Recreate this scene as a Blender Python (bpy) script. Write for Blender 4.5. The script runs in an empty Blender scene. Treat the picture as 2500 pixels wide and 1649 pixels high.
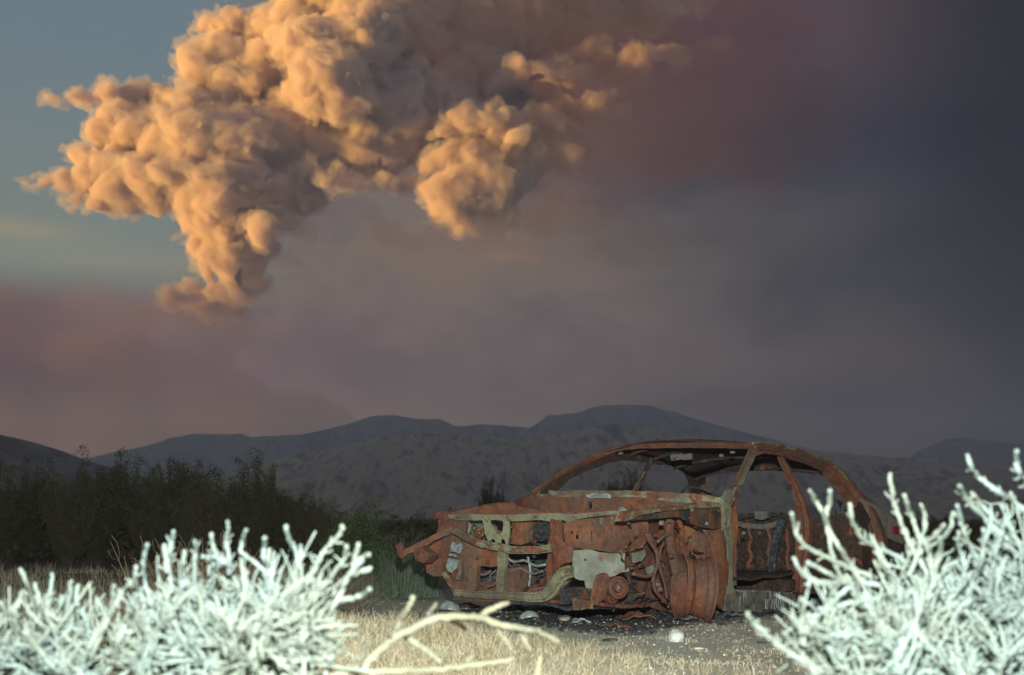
import bpy, bmesh, math, random
import numpy as np
from mathutils import Vector, Matrix

R = math.radians
sc = bpy.context.scene
COL = sc.collection

# ------------------------------------------------------------------ camera
FOC = 2778.0                      # focal length in photo pixels (40 mm on 36 mm film, 2500 px)
PIT = math.atan(445.5 / FOC)      # camera looks up a little, horizon low in the frame
CAMH = 0.66                       # photographer crouches behind the brush
cam_data = bpy.data.cameras.new('camera')
cam = bpy.data.objects.new('camera', cam_data)
COL.objects.link(cam)
cam_data.lens = 40
cam_data.sensor_width = 36
cam_data.clip_start = 0.05
cam_data.clip_end = 60000
cam_data.dof.use_dof = True
cam_data.dof.focus_distance = 8.3
cam_data.dof.aperture_fstop = 2.9
cam.location = (0, 0, CAMH)
cam.rotation_euler = (math.pi / 2 + PIT, 0, 0)
sc.camera = cam

# ------------------------------------------------------------------ colour management
sc.view_settings.view_transform = 'Standard'
sc.view_settings.look = 'None'
sc.view_settings.gamma = 1.0
sc.view_settings.exposure = 0.7
sc.cycles.volume_bounces = 8
sc.cycles.max_bounces = 16
sc.cycles.diffuse_bounces = 2
sc.cycles.glossy_bounces = 2
sc.cycles.transparent_max_bounces = 12
sc.cycles.volume_step_rate = 1.0
sc.cycles.sample_clamp_indirect = 8.0


def ray(px, py):
    """direction through a photo pixel (2500 x 1649) from the camera"""
    x = (px - 1250) / FOC
    u = -(py - 824.5) / FOC
    return np.array([x, math.cos(PIT) - u * math.sin(PIT), math.sin(PIT) + u * math.cos(PIT)])


def at(px, py, Y):
    r = ray(px, py)
    t = Y / r[1]
    return np.array([0, 0, CAMH]) + r * t


def lin(c):
    return tuple(((v / 255) / 12.92 if v / 255 <= .04045 else ((v / 255 + .055) / 1.055) ** 2.4) for v in c)


# ------------------------------------------------------------------ node helpers
class NT:
    def __init__(s, tree):
        s.t = tree

    def n(s, typ, **kw):
        o = s.t.nodes.new(typ)
        for k, v in kw.items():
            setattr(o, k, v)
        return o

    def put(s, node, i, v):
        if v is None:
            return
        if hasattr(v, 'is_linked') or hasattr(v, 'links'):
            s.t.links.new(v, node.inputs[i])
        else:
            if isinstance(v, (tuple, list)) and len(v) == 3 and node.inputs[i].type == 'RGBA':
                v = (*v, 1)
            node.inputs[i].default_value = v

    def math(s, op, a, b=None, c=None, clamp=False):
        o = s.n('ShaderNodeMath', operation=op, use_clamp=clamp)
        s.put(o, 0, a); s.put(o, 1, b); s.put(o, 2, c)
        return o.outputs[0]

    def vm(s, op, a, b=None):
        o = s.n('ShaderNodeVectorMath', operation=op)
        s.put(o, 0, a); s.put(o, 1, b)
        return o.outputs['Value'] if op in ('LENGTH', 'DOT_PRODUCT') else o.outputs[0]

    def mix(s, f, a, b, blend='MIX'):
        o = s.n('ShaderNodeMix', data_type='RGBA', blend_type=blend)
        s.put(o, 0, f); s.put(o, 6, a); s.put(o, 7, b)
        return o.outputs[2]

    def noise(s, vec, scale, detail=4, rough=.55, dist=0.0, w=None):
        o = s.n('ShaderNodeTexNoise')
        if vec is not None:
            s.put(o, 'Vector', vec)
        o.inputs['Scale'].default_value = scale
        o.inputs['Detail'].default_value = detail
        o.inputs['Roughness'].default_value = rough
        o.inputs['Distortion'].default_value = dist
        return o.outputs['Fac']

    def voro(s, vec, scale, feature='F1', out='Distance'):
        o = s.n('ShaderNodeTexVoronoi', feature=feature)
        if vec is not None:
            s.put(o, 'Vector', vec)
        o.inputs['Scale'].default_value = scale
        return o.outputs[out]

    def ramp(s, f, stops, interp='LINEAR'):
        o = s.n('ShaderNodeValToRGB')
        s.put(o, 0, f)
        cr = o.color_ramp
        cr.interpolation = interp
        while len(cr.elements) < len(stops):
            cr.elements.new(0.5)
        for e, (p, c) in zip(cr.elements, stops):
            e.position = p
            e.color = (*c, 1) if not isinstance(c, (int, float)) else (c, c, c, 1)
        return o.outputs[0]

    def mr(s, v, a, b, c=0.0, d=1.0, smooth=True):
        o = s.n('ShaderNodeMapRange', interpolation_type='SMOOTHSTEP' if smooth else 'LINEAR')
        s.put(o, 0, v); s.put(o, 1, a); s.put(o, 2, b); s.put(o, 3, c); s.put(o, 4, d)
        return o.outputs[0]

    def geo(s):
        return s.n('ShaderNodeNewGeometry')

    def coord(s, which='Object'):
        return s.n('ShaderNodeTexCoord').outputs[which]

    def scale(s, v, xyz):
        return s.vm('MULTIPLY', v, xyz)


# ------------------------------------------------------------------ sun direction
TO_SUN = Vector((-0.95, -0.29, -0.06)).normalized()
sun_az = math.atan2(TO_SUN.x, TO_SUN.y)     # clockwise from +Y

# ------------------------------------------------------------------ world
world = bpy.data.worlds.new('World')
sc.world = world
world.use_nodes = True
g = NT(world.node_tree)
world.node_tree.nodes.clear()
wout = g.n('ShaderNodeOutputWorld')
sky = g.n('ShaderNodeTexSky', sky_type='NISHITA')
sky.sun_disc = False
sky.sun_elevation = R(1.2)
sky.sun_rotation = sun_az
sky.air_density = 1.3
sky.dust_density = 2.0
sky.ozone_density = 2.0
bg = g.n('ShaderNodeBackground')
bg.inputs['Strength'].default_value = 0.12
SKYS = 0.12
dirv = g.coord('Generated')
sep = g.n('ShaderNodeSeparateXYZ'); g.put(sep, 0, dirv)
dx, dy, dz = sep.outputs


def skyc(c, k=1.0):
    return tuple(v * k / SKYS * .60 for v in lin(c))


# smoke that veils the sky: a broad pall to the right and overhead, drawn out in streaks
stretch = g.scale(dirv, (2.2, 2.2, 7.0))
n1 = g.noise(stretch, 1.6, 6, .55, .6)
n2 = g.noise(g.scale(dirv, (1.0, 1.0, 2.4)), 4.0, 7, .6, .8)
col = g.mix(1.0, sky.outputs[0], (1.1, 1.3, 1.55), 'MULTIPLY')
# thin high haze over the clear part
col = g.mix(.66, col, skyc((128, 149, 156)))
low = g.mr(dz, .42, .18)
col = g.mix(g.math('MULTIPLY', low, .55), col, skyc((158, 160, 140)))
# cream streak of old smoke
def blob(c, px, py, sx, sz, colr, strength, wob=0.0):
    d = ray(px, py); d = d / np.linalg.norm(d)
    s_ = g.vm('SUBTRACT', dirv, tuple(float(v) for v in d))
    s_ = g.scale(s_, (FOC / sx, FOC / sx * .6, FOC / sz))
    L = g.vm('LENGTH', s_)
    if wob:
        L = g.math('ADD', L, g.math('MULTIPLY', g.math('SUBTRACT', n2, .5), wob))
    e = g.math('MULTIPLY', g.math('MULTIPLY', L, L), -1.0)
    e = g.math('MULTIPLY', g.math('EXPONENT', e), strength, clamp=True)
    return g.mix(e, c, colr)
col = blob(col, 20, 560, 150, 22, skyc((205, 176, 118)), .6, .9)
col = blob(col, 250, 640, 260, 30, skyc((178, 170, 132)), .45, .9)
col = blob(col, 60, 590, 300, 60, skyc((150, 158, 145)), .5, .5)
t = g.math('ADD', dx, g.math('MULTIPLY', dz, -.12))
t = g.math('ADD', t, g.math('MULTIPLY', g.math('SUBTRACT', n2, .5), .10))
veil = g.mr(t, -.32, -.20)
# the same pall lies along the whole horizon
hz = g.math('ADD', dz, g.math('MULTIPLY', g.math('SUBTRACT', n2, .5), .05))
veil = g.math('MAXIMUM', veil, g.mr(hz, .215, .165))
veil = g.math('MULTIPLY', veil, g.mr(g.math('ADD', dy, g.math('MULTIPLY', n2, .2)), -.30, .25))   # behind the photographer the dusk sky is clear
vc = skyc((106, 95, 94))
vcol = g.mix(g.mr(dx, -.12, .40), skyc((138, 124, 116)), skyc((26, 28, 39)))
vcol = blob(vcol, 60, 900, 420, 260, skyc((128, 84, 92)), .9)
vcol = blob(vcol, 140, 860, 70, 50, skyc((140, 82, 84)), .3, 1.2)
vcol = blob(vcol, 1050, 640, 620, 170, skyc((126, 112, 104)), .75, .5)
vcol = blob(vcol, 1150, 940, 950, 190, skyc((136, 115, 110)), .9)
vcol = blob(vcol, 420, 960, 520, 230, skyc((146, 112, 112)), .75)
vcol = blob(vcol, 1400, 130, 560, 270, skyc((104, 68, 80)), .85, .4)
vcol = blob(vcol, 1700, 60, 260, 220, skyc((76, 52, 72)), .75, .4)
vcol = blob(vcol, 1980, 400, 420, 150, skyc((36, 40, 62)), .8, .9)
vcol = blob(vcol, 1850, 520, 260, 100, skyc((84, 80, 84)), .6, 1.2)
vcol = blob(vcol, 2060, 700, 560, 150, skyc((66, 66, 72)), .7, .9)
vcol = blob(vcol, 1900, 1010, 560, 130, skyc((72, 65, 70)), .7, .3)
vcol = blob(vcol, 2560, 560, 230, 640, skyc((18, 21, 31)), .9, .6)
n3 = g.noise(g.scale(dirv, (2.0, 2.0, 3.8)), 3.2, 8, .58, .35)
vcol = g.mix(g.mr(n3, .42, .66, 0, .42), vcol, g.mix(1, vcol, (1.5, 1.4, 1.32), 'MULTIPLY'))
vcol = g.mix(g.mr(n3, .50, .34, 0, .40), vcol, g.mix(1, vcol, (.55, .58, .70), 'MULTIPLY'))
vcol = g.mix(g.mr(n1, .35, .7, 0, .22), vcol, g.mix(1, vcol, (.55, .58, .66), 'MULTIPLY'))
vcol = g.mix(g.mr(n2, .5, .75, 0, .20), vcol, g.mix(1, vcol, (1.45, 1.38, 1.3), 'MULTIPLY'))
col = g.mix(veil, col, vcol)
g.put(bg, 0, col)
world.node_tree.links.new(bg.outputs[0], wout.inputs[0])

# ------------------------------------------------------------------ sun, low on the left
sun_d = bpy.data.lights.new('sun', 'SUN')
sun_d.energy = 5.0
sun_d.angle = R(0.5)
sun_d.color = (1.0, 0.61, 0.12)
sun = bpy.data.objects.new('sun', sun_d)
COL.objects.link(sun)
sun.rotation_euler = TO_SUN.to_track_quat('Z', 'Y').to_euler()

# ------------------------------------------------------------------ the camera's flash, fired at dusk
fl_d = bpy.data.lights.new('camera_flash', 'SPOT')
fl_d.energy = 1850
fl_d.spot_size = R(95)
fl_d.spot_blend = .6
fl_d.shadow_soft_size = 0.03
fl_d.color = (0.92, 1.0, 0.93)
flash = bpy.data.objects.new('camera_flash', fl_d)
COL.objects.link(flash)
flash.location = (0.06, -0.02, CAMH + 0.52)
flash.rotation_euler = (math.pi / 2 + R(4), 0, 0)


# ------------------------------------------------------------------ object helpers
def tag(o, label=None, cat=None, group=None, kind=None):
    if label: o['label'] = label
    if cat: o['category'] = cat
    if group: o['group'] = group
    if kind: o['kind'] = kind
    return o


def empty(name, loc=(0, 0, 0), rz=0.0):
    o = bpy.data.objects.new(name, None)
    COL.objects.link(o)
    o.location = loc
    o.rotation_euler = (0, 0, rz)
    o.empty_display_size = .1
    return o


def mesh_np(name, V, Fc, mat=None, parent=None, smooth=False):
    """V (n,3) array, Fc list of faces or (m,k) array"""
    me = bpy.data.meshes.new(name)
    V = np.asarray(V, np.float32)
    if isinstance(Fc, np.ndarray):
        k = Fc.shape[1]
        me.vertices.add(len(V)); me.vertices.foreach_set('co', V.ravel())
        me.loops.add(Fc.size); me.loops.foreach_set('vertex_index', Fc.astype(np.int32).ravel())
        me.polygons.add(len(Fc)); me.polygons.foreach_set('loop_start', np.arange(0, Fc.size, k, dtype=np.int32))
        me.update(calc_edges=True)
    else:
        me.from_pydata([tuple(map(float, v)) for v in V], [], Fc)
        me.update()
    if smooth:
        me.polygons.foreach_set('use_smooth', np.ones(len(me.polygons), bool))
    o = bpy.data.objects.new(name, me)
    COL.objects.link(o)
    if mat: me.materials.append(mat)
    if parent: o.parent = parent
    return o


class MB:
    """collects geometry, then links it as one mesh object"""
    def __init__(s):
        s.V = []; s.F = []; s.n = 0

    def add(s, V, Fc):
        V = np.asarray(V, float)
        s.V.append(V)
        s.F += [tuple(i + s.n for i in f) for f in Fc]
        s.n += len(V)
        return s

    def build(s, name, mat=None, parent=None, smooth=False):
        return mesh_np(name, np.concatenate(s.V), s.F, mat, parent, smooth)

    def box(s, c, size, rot=None):
        x, y, z = [v / 2 for v in size]
        V = np.array([(a, b, d) for a in (-x, x) for b in (-y, y) for d in (-z, z)])
        if rot is not None:
            V = V @ np.array(rot).T
        V = V + np.array(c)
        return s.add(V, [(0, 1, 3, 2), (4, 6, 7, 5), (0, 4, 5, 1), (2, 3, 7, 6), (0, 2, 6, 4), (1, 5, 7, 3)])

    def sweep(s, pts, prof, up=(0, 0, 1), scale=None, closed=False, caps=True, twist=None):
        """sweep a 2-D profile [(a,b)..] along pts; a along side vector, b along up"""
        P = np.asarray(pts, float); n = len(P); prof = np.asarray(prof, float); m = len(prof)
        T = np.zeros_like(P)
        T[1:-1] = P[2:] - P[:-2]; T[0] = P[1] - P[0]; T[-1] = P[-1] - P[-2]
        if closed:
            T[0] = P[1] - P[-1]; T[-1] = P[0] - P[-2]
        T /= np.linalg.norm(T, axis=1)[:, None] + 1e-12
        U = np.array(up, float); out = []
        for i in range(n):
            side = np.cross(T[i], U); side /= np.linalg.norm(side) + 1e-12
            u = np.cross(side, T[i])
            k = 1.0 if scale is None else (scale[i] if not np.isscalar(scale) else scale)
            pr = prof * k
            if twist is not None:
                ca, sa = math.cos(twist[i]), math.sin(twist[i])
                pr = np.stack([pr[:, 0] * ca - pr[:, 1] * sa, pr[:, 0] * sa + pr[:, 1] * ca], 1)
            out.append(P[i] + pr[:, :1] * side + pr[:, 1:] * u)
        V = np.concatenate(out); Fc = []
        rng = n if closed else n - 1
        for i in range(rng):
            j = (i + 1) % n
            for a in range(m):
                b = (a + 1) % m
                Fc.append((i * m + a, i * m + b, j * m + b, j * m + a))
        if caps and not closed:
            Fc.append(tuple(range(m - 1, -1, -1))); Fc.append(tuple((n - 1) * m + a for a in range(m)))
        return s.add(V, Fc)

    def tube(s, pts, r, k=6, caps=True, up=(0.13, .2, 1), closed=False):
        prof = [(math.cos(2 * math.pi * i / k), math.sin(2 * math.pi * i / k)) for i in range(k)]
        rr = np.full(len(pts), r) if np.isscalar(r) else np.asarray(r)
        return s.sweep(pts, prof, up=up, scale=rr, caps=caps, closed=closed)

    def lathe(s, prof, c, axis, k=32, ref=(0, 0, 1)):
        """prof [(r, h)..] turned round axis through c (closed profile ring)"""
        A = np.array(axis, float); A /= np.linalg.norm(A)
        U = np.cross(A, ref); U /= np.linalg.norm(U); W = np.cross(A, U)
        m = len(prof); V = []
        for i in range(k):
            a = 2 * math.pi * i / k
            d = math.cos(a) * U + math.sin(a) * W
            for r, h in prof:
                V.append(np.array(c) + d * r + A * h)
        Fc = []
        for i in range(k):
            j = (i + 1) % k
            for a in range(m):
                b = (a + 1) % m
                Fc.append((i * m + a, i * m + b, j * m + b, j * m + a))
        return s.add(V, Fc)


def catmull(pts, sub=6):
    P = np.asarray(pts, float)
    if len(P) < 3:
        t = np.linspace(0, 1, sub + 1)[:, None]
        return P[0] * (1 - t) + P[1] * t
    Q = np.vstack([2 * P[0] - P[1], P, 2 * P[-1] - P[-2]])
    out = []
    for i in range(1, len(Q) - 2):
        p0, p1, p2, p3 = Q[i - 1:i + 3]
        for t in np.linspace(0, 1, sub, endpoint=False):
            out.append(.5 * ((2 * p1) + (-p0 + p2) * t + (2 * p0 - 5 * p1 + 4 * p2 - p3) * t * t + (-p0 + 3 * p1 - 3 * p2 + p3) * t ** 3))
    out.append(Q[-2])
    return np.array(out)


def new_mat(name):
    m = bpy.data.materials.new(name); m.use_nodes = True
    nt = NT(m.node_tree); m.node_tree.nodes.clear()
    out = nt.n('ShaderNodeOutputMaterial')
    return m, nt, out


def pbr(name, build, rough=.9, metal=0.0, spec=.3, bump=None, bump_dist=.01, bump_str=.6):
    """build(nt) -> colour socket or tuple; bump(nt) -> height socket"""
    m, nt, out = new_mat(name)
    b = nt.n('ShaderNodeBsdfPrincipled')
    nt.put(b, 'Base Color', build(nt) if callable(build) else build)
    rv = rough(nt) if callable(rough) else rough
    nt.put(b, 'Roughness', rv)
    b.inputs['Metallic'].default_value = metal
    b.inputs['Specular IOR Level'].default_value = spec
    if bump:
        bn = nt.n('ShaderNodeBump')
        bn.inputs['Distance'].default_value = bump_dist
        bn.inputs['Strength'].default_value = bump_str
        nt.put(bn, 'Height', bump(nt))
        nt.put(b, 'Normal', bn.outputs[0])
    nt.t.links.new(b.outputs[0], out.inputs[0])
    return m


def vnoise(x, y, seed=0):
    """vectorised 2-D value noise, 0..1"""
    xi = np.floor(x).astype(np.int64); yi = np.floor(y).astype(np.int64)
    xf = x - xi; yf = y - yi
    xf = xf * xf * (3 - 2 * xf); yf = yf * yf * (3 - 2 * yf)

    def h(a, b):
        v = (a * 374761393 + b * 668265263 + seed * 974634777) & 0xffffffff
        v = ((v ^ (v >> 13)) * 1274126177) & 0xffffffff
        return ((v ^ (v >> 16)) & 0xffff) / 65535.0
    return (h(xi, yi) * (1 - xf) + h(xi + 1, yi) * xf) * (1 - yf) + (h(xi, yi + 1) * (1 - xf) + h(xi + 1, yi + 1) * xf) * yf


def fbm(x, y, oct=5, seed=0, ridged=False, gain=.5):
    a = 1.0; s = 0; tot = 0
    for o in range(oct):
        v = vnoise(x * 2 ** o, y * 2 ** o, seed + o * 17)
        if ridged:
            v = 1 - np.abs(2 * v - 1)
        s = s + a * v; tot += a; a *= gain
    return s / tot
# ================================================================== LAND
def ground_z(x, y):
    """height of the desert floor; a low grassy mound left of the middle in front"""
    x = np.asarray(x, float); y = np.asarray(y, float)
    r = np.hypot(x, y)
    z = 0.05 * (fbm(x * .35 + 7, y * .35, 4, 3) - .5) + 0.018 * (fbm(x * 3, y * 3, 3, 9) - .5)
    z = z + .17 * np.exp(-(((x + .75) / .75) ** 2 + ((y - 4.9) / .65) ** 2))
    z = z + .10 * np.exp(-(((x + .1) / .9) ** 2 + ((y - 5.1) / .5) ** 2))
    z = z + np.clip((r - 30) / 800, 0, 1) * 4 * (fbm(x * .006, y * .006, 4, 5) - .45)
    # dirt track on the left
    return z - .02


def build_ground():
    na = 520
    rr = np.concatenate([[0.05], np.geomspace(1.0, 3840, 330)])
    a0 = np.linspace(-math.pi, math.pi, 240, endpoint=False)
    # finer columns inside the view
    av = np.linspace(-R(32), R(32), 300)
    az = np.sort(np.concatenate([a0[np.abs(a0) > R(32.5)], av]))
    A, RR = np.meshgrid(az, rr)
    X = RR * np.sin(A); Y = RR * np.cos(A)
    Z = ground_z(X, Y)
    V = np.stack([X, Y, Z], -1).reshape(-1, 3)
    n, m = A.shape
    i = np.arange(n - 1)[:, None] * m; j = np.arange(m)[None]; j2 = (j + 1) % m
    Fc = np.stack([i + j, i + m + j, i + m + j2, i + j2], -1).reshape(-1, 4)[:, ::-1]
    return V, Fc


def ground_col(nt):
    p = nt.geo().outputs['Position']
    n1 = nt.noise(p, 1.3, 6, .6); n2 = nt.noise(p, 14, 5, .7); n3 = nt.noise(p, 90, 3, .7)
    c = nt.ramp(n1, [(.3, (.42, .35, .24)), (.5, (.52, .46, .34)), (.7, (.48, .47, .40))])
    c = nt.mix(nt.mr(n2, .45, .75), c, (.50, .47, .39))
    c = nt.mix(nt.mr(n3, .55, .75, 0, .6), c, (.12, .10, .075))
    sep = nt.n('ShaderNodeSeparateXYZ'); nt.put(sep, 0, p)
    # red earth further out, scorched soil under the wreck
    far = nt.mr(sep.outputs[1], 9, 14)
    c = nt.mix(far, c, nt.mix(nt.mr(n1, .4, .65), (.16, .085, .055), (.13, .10, .075)))
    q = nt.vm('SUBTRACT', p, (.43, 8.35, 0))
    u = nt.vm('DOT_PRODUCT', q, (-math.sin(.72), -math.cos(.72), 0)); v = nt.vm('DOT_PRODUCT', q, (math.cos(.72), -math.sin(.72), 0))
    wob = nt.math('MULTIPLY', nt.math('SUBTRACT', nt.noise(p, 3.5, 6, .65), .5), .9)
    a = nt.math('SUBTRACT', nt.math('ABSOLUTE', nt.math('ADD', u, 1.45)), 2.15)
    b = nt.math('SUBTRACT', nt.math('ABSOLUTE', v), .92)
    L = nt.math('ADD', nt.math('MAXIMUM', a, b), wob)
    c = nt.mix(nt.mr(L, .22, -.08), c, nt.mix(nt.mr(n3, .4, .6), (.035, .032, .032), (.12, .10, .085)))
    return c


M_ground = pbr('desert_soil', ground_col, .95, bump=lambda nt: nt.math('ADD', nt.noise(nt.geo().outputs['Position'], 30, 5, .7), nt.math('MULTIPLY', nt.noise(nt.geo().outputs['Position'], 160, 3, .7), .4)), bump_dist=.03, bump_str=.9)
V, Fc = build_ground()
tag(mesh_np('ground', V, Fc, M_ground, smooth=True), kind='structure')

SC = 1.0518


def interp_px(pts, px):
    P = np.array(pts, float) * SC
    return np.interp(px, P[:, 0], P[:, 1])


def rock_mat(name, a, b, c, sc_=1.0):
    def col(nt):
        p = nt.geo().outputs['Position']
        n1 = nt.noise(p, .006 * sc_, 6, .62); n2 = nt.noise(nt.scale(p, (1, 1, .45)), .035 * sc_, 6, .72, .5)
        v = nt.voro(p, .11 * sc_)
        gl = nt.noise(nt.scale(p, (1, .25, .18)), .05 * sc_, 7, .68, .8)  # downslope streaks that also stand in for relief shade
        k = nt.ramp(n1, [(.32, a), (.5, b), (.68, c)])
        k = nt.mix(nt.mr(n2, .5, .72, 0, .8), k, tuple(min(1, x * 1.5) for x in c))
        k = nt.mix(nt.mr(v, .42, .2, 0, .75), k, tuple(x * .35 for x in a))
        av = nt.n('ShaderNodeAttribute'); av.attribute_name = 'painted_relief'  # relief shade put into colour: gullies darkened, ridges lightened
        k = nt.mix(nt.mr(av.outputs['Fac'], .58, .20, 0, .9), k, tuple(x * .45 for x in a))
        k = nt.mix(nt.mr(av.outputs['Fac'], .55, .9, 0, .8), k, tuple(min(1, x * 1.6) for x in c))
        k = nt.mix(nt.mr(gl, .50, .38, 0, .8), k, tuple(x * .5 for x in a))
        k = nt.mix(nt.mr(gl, .54, .66, 0, .6), k, tuple(min(1, x * 1.35) for x in c))
        return k
    return pbr(name, col, 1.0, spec=0.0, bump=lambda nt: nt.noise(nt.geo().outputs['Position'], .03 * sc_, 6, .75), bump_dist=30, bump_str=1.0)


def ridge(name, sky_pts, px0, px1, dist, depth, foot, mat, seed, ncol=420, nrow=56, amp=.33, az_extra=None, scale_n=1.0):
    """mountain range whose crest, seen from the road, follows the skyline; foot nearer, back slope behind"""
    if az_extra is None:
        px = np.linspace(px0, px1, ncol)
        py = interp_px(sky_pts, px)
        az = np.arctan((px - 1250) / FOC)
        el = (1270 - py) / FOC * np.cos(az)
    else:
        az, el = az_extra
        ncol = len(az)
    D = dist * (1 + .05 * (fbm(az * 9 + seed, az * 0, 3, seed) - .5))
    H = el * D
    t = np.linspace(0, 1.5, nrow)
    A, T = np.meshgrid(az, t)
    Hc = np.tile(H, (nrow, 1)); Dc = np.tile(D, (nrow, 1))
    front = np.clip(T, 0, 1)
    r = Dc - depth * (1 - T)
    wx = A * dist / 260 * scale_n
    sl = fbm(wx * 1.0 + 3, T * 1.6 + .25 * fbm(wx, T * 3, 3, seed + 5), 5, seed, ridged=True)
    fine = fbm(wx * 4.5 + T * 3, T * 5 - wx * 1.2, 4, seed + 3, ridged=True)
    prof = front ** 1.7
    back = np.clip(T - 1, 0, 1) * 1.9
    bell = np.sin(np.pi * np.clip(T, 0, 1)) ** .8
    Z = Hc * (prof * (1 - back)) + Hc * amp * bell * (sl - .55) + Hc * .12 * bell * (fine - .5)
    Z = Z + Hc * .02 * (fine - .5) * (1 - np.clip(np.abs(T - 1) * 4, 0, 1))
    lim = Hc * np.clip(T, 0, 1) ** .35 * r / Dc * .985          # nothing in front pokes over the crest
    Z = np.where(T < .97, np.minimum(Z, lim), Z)
    Z = np.maximum(Z, -6) + foot
    r = r + 60 * bell * (sl - .5)
    V = np.stack([r * np.sin(A), r * np.cos(A), Z], -1).reshape(-1, 3)
    i = np.arange(nrow - 1)[:, None] * ncol; j = np.arange(ncol - 1)[None]
    Fc = np.stack([i + j, i + j + 1, i + ncol + j + 1, i + ncol + j], -1).reshape(-1, 4)
    o = mesh_np(name, V, Fc, mat, smooth=True)
    at_ = o.data.attributes.new('painted_relief', 'FLOAT', 'POINT')
    at_.data.foreach_set('value', np.clip((sl - .48) * 3.2 + (fine - .5) * 2.4 + .5, 0, 1).astype(np.float32).ravel())
    return tag(o, kind='structure')


FAR = [(-400, 1065), (215, 1062), (260, 1052), (330, 1038), (430, 1010), (500, 1006), (560, 1007), (587, 1018), (640, 1010), (700, 1008), (760, 995), (850, 972), (900, 962), (960, 970), (1020, 975), (1055, 990), (1110, 983), (1160, 986), (1230, 992), (1275, 963), (1330, 963), (1390, 942), (1440, 935), (1500, 942), (1570, 957), (1620, 972), (1700, 995), (1800, 1020), (1900, 1060), (2050, 1100), (2090, 1085), (2120, 1052), (2190, 1020), (2230, 1016), (2300, 1025), (2377, 1030), (2700, 1010)]
MID = [(200, 1190), (400, 1150), (520, 1110), (600, 1078), (700, 1053), (800, 1033), (880, 1019), (1000, 1008), (1100, 1012), (1200, 1019), (1300, 1012), (1360, 995), (1420, 984), (1500, 990), (1600, 1012), (1700, 1024), (1800, 1028), (1900, 1050), (2000, 1060), (2100, 1066), (2377, 1082), (2700, 1070)]
LEFT = [(-700, 900), (-300, 965), (0, 1007), (50, 1018), (100, 1030), (150, 1046), (200, 1066), (260, 1085), (330, 1104), (420, 1130), (520, 1160), (600, 1185)]
M_far = rock_mat('haze_tinted_rock', (.11, .13, .15), (.145, .16, .175), (.19, .20, .20), .8)  # distance haze and plants put into the bluish rock colour
M_mid = rock_mat('mid_mountain_rock', (.12, .095, .085), (.30, .21, .165), (.46, .33, .25), 1.25)
M_left = rock_mat('dark_hill_rock', (.11, .085, .08), (.15, .115, .10), (.20, .15, .13), 1.6)
ridge('mountains', FAR, -300, 2750, 3050, 900, 0, M_far, 11, ncol=560, amp=.6)
ridge('foothills', MID, 150, 2750, 2200, 900, 0, M_mid, 23, ncol=620, nrow=110, amp=.95, scale_n=1.3)
ridge('dark_hillside', LEFT, -600, 640, 1350, 500, 0, M_left, 31, ncol=200, amp=.3)
# the ranges go on round the valley; the western one, out of view, is added to block the sun
azw = np.linspace(R(-178), R(-26.0), 170)
elw = np.interp(azw, [R(-178), R(-150), R(-120), R(-60), R(-40), R(-34), R(-26)], [.06, .09, .108, .110, .105, .085, .015])
ridge('sun_blocking_ridge', None, 0, 0, 3300, 1100, 0, M_left, 41, az_extra=(azw, elw), nrow=40, amp=.3)
aze = np.linspace(R(27), R(184), 150)
ele = np.interp(aze, [R(27), R(36), R(60), R(120), R(184)], [.015, .06, .06, .04, .06])
ridge('eastern_hills', None, 0, 0, 2950, 1000, 0, M_mid, 51, az_extra=(aze, ele), nrow=40, amp=.3)

# ------------------------------------------------------------------ haze over the valley
def build_haze():
    mb = MB().box((0, 0, 182), (8400, 8400, 380))
    m, nt, out = new_mat('valley_haze')
    v = nt.n('ShaderNodeVolumePrincipled')
    v.inputs['Color'].default_value = (.90, .88, 1.0, 1)
    v.inputs['Density'].default_value = 0.00030
    v.inputs['Anisotropy'].default_value = 0.1
    nt.t.links.new(v.outputs[0], out.inputs['Volume'])
    return tag(mb.build('haze', m), kind='stuff')
build_haze()
# ================================================================== SMOKE PLUME
def noise3(shape, cell, seed):
    r = np.random.RandomState(seed); n = [int(s // cell) + 3 for s in shape]
    q = r.rand(*n).astype(np.float32)
    for ax, s in enumerate(shape):
        t = np.arange(s) / cell; i = t.astype(int); f = (t - i).astype(np.float32); f = f * f * (3 - 2 * f)
        a = np.take(q, i, ax); b = np.take(q, i + 1, ax); sh = [1] * 3; sh[ax] = -1; f = f.reshape(sh)
        q = a * (1 - f) + b * f
    return q


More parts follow.
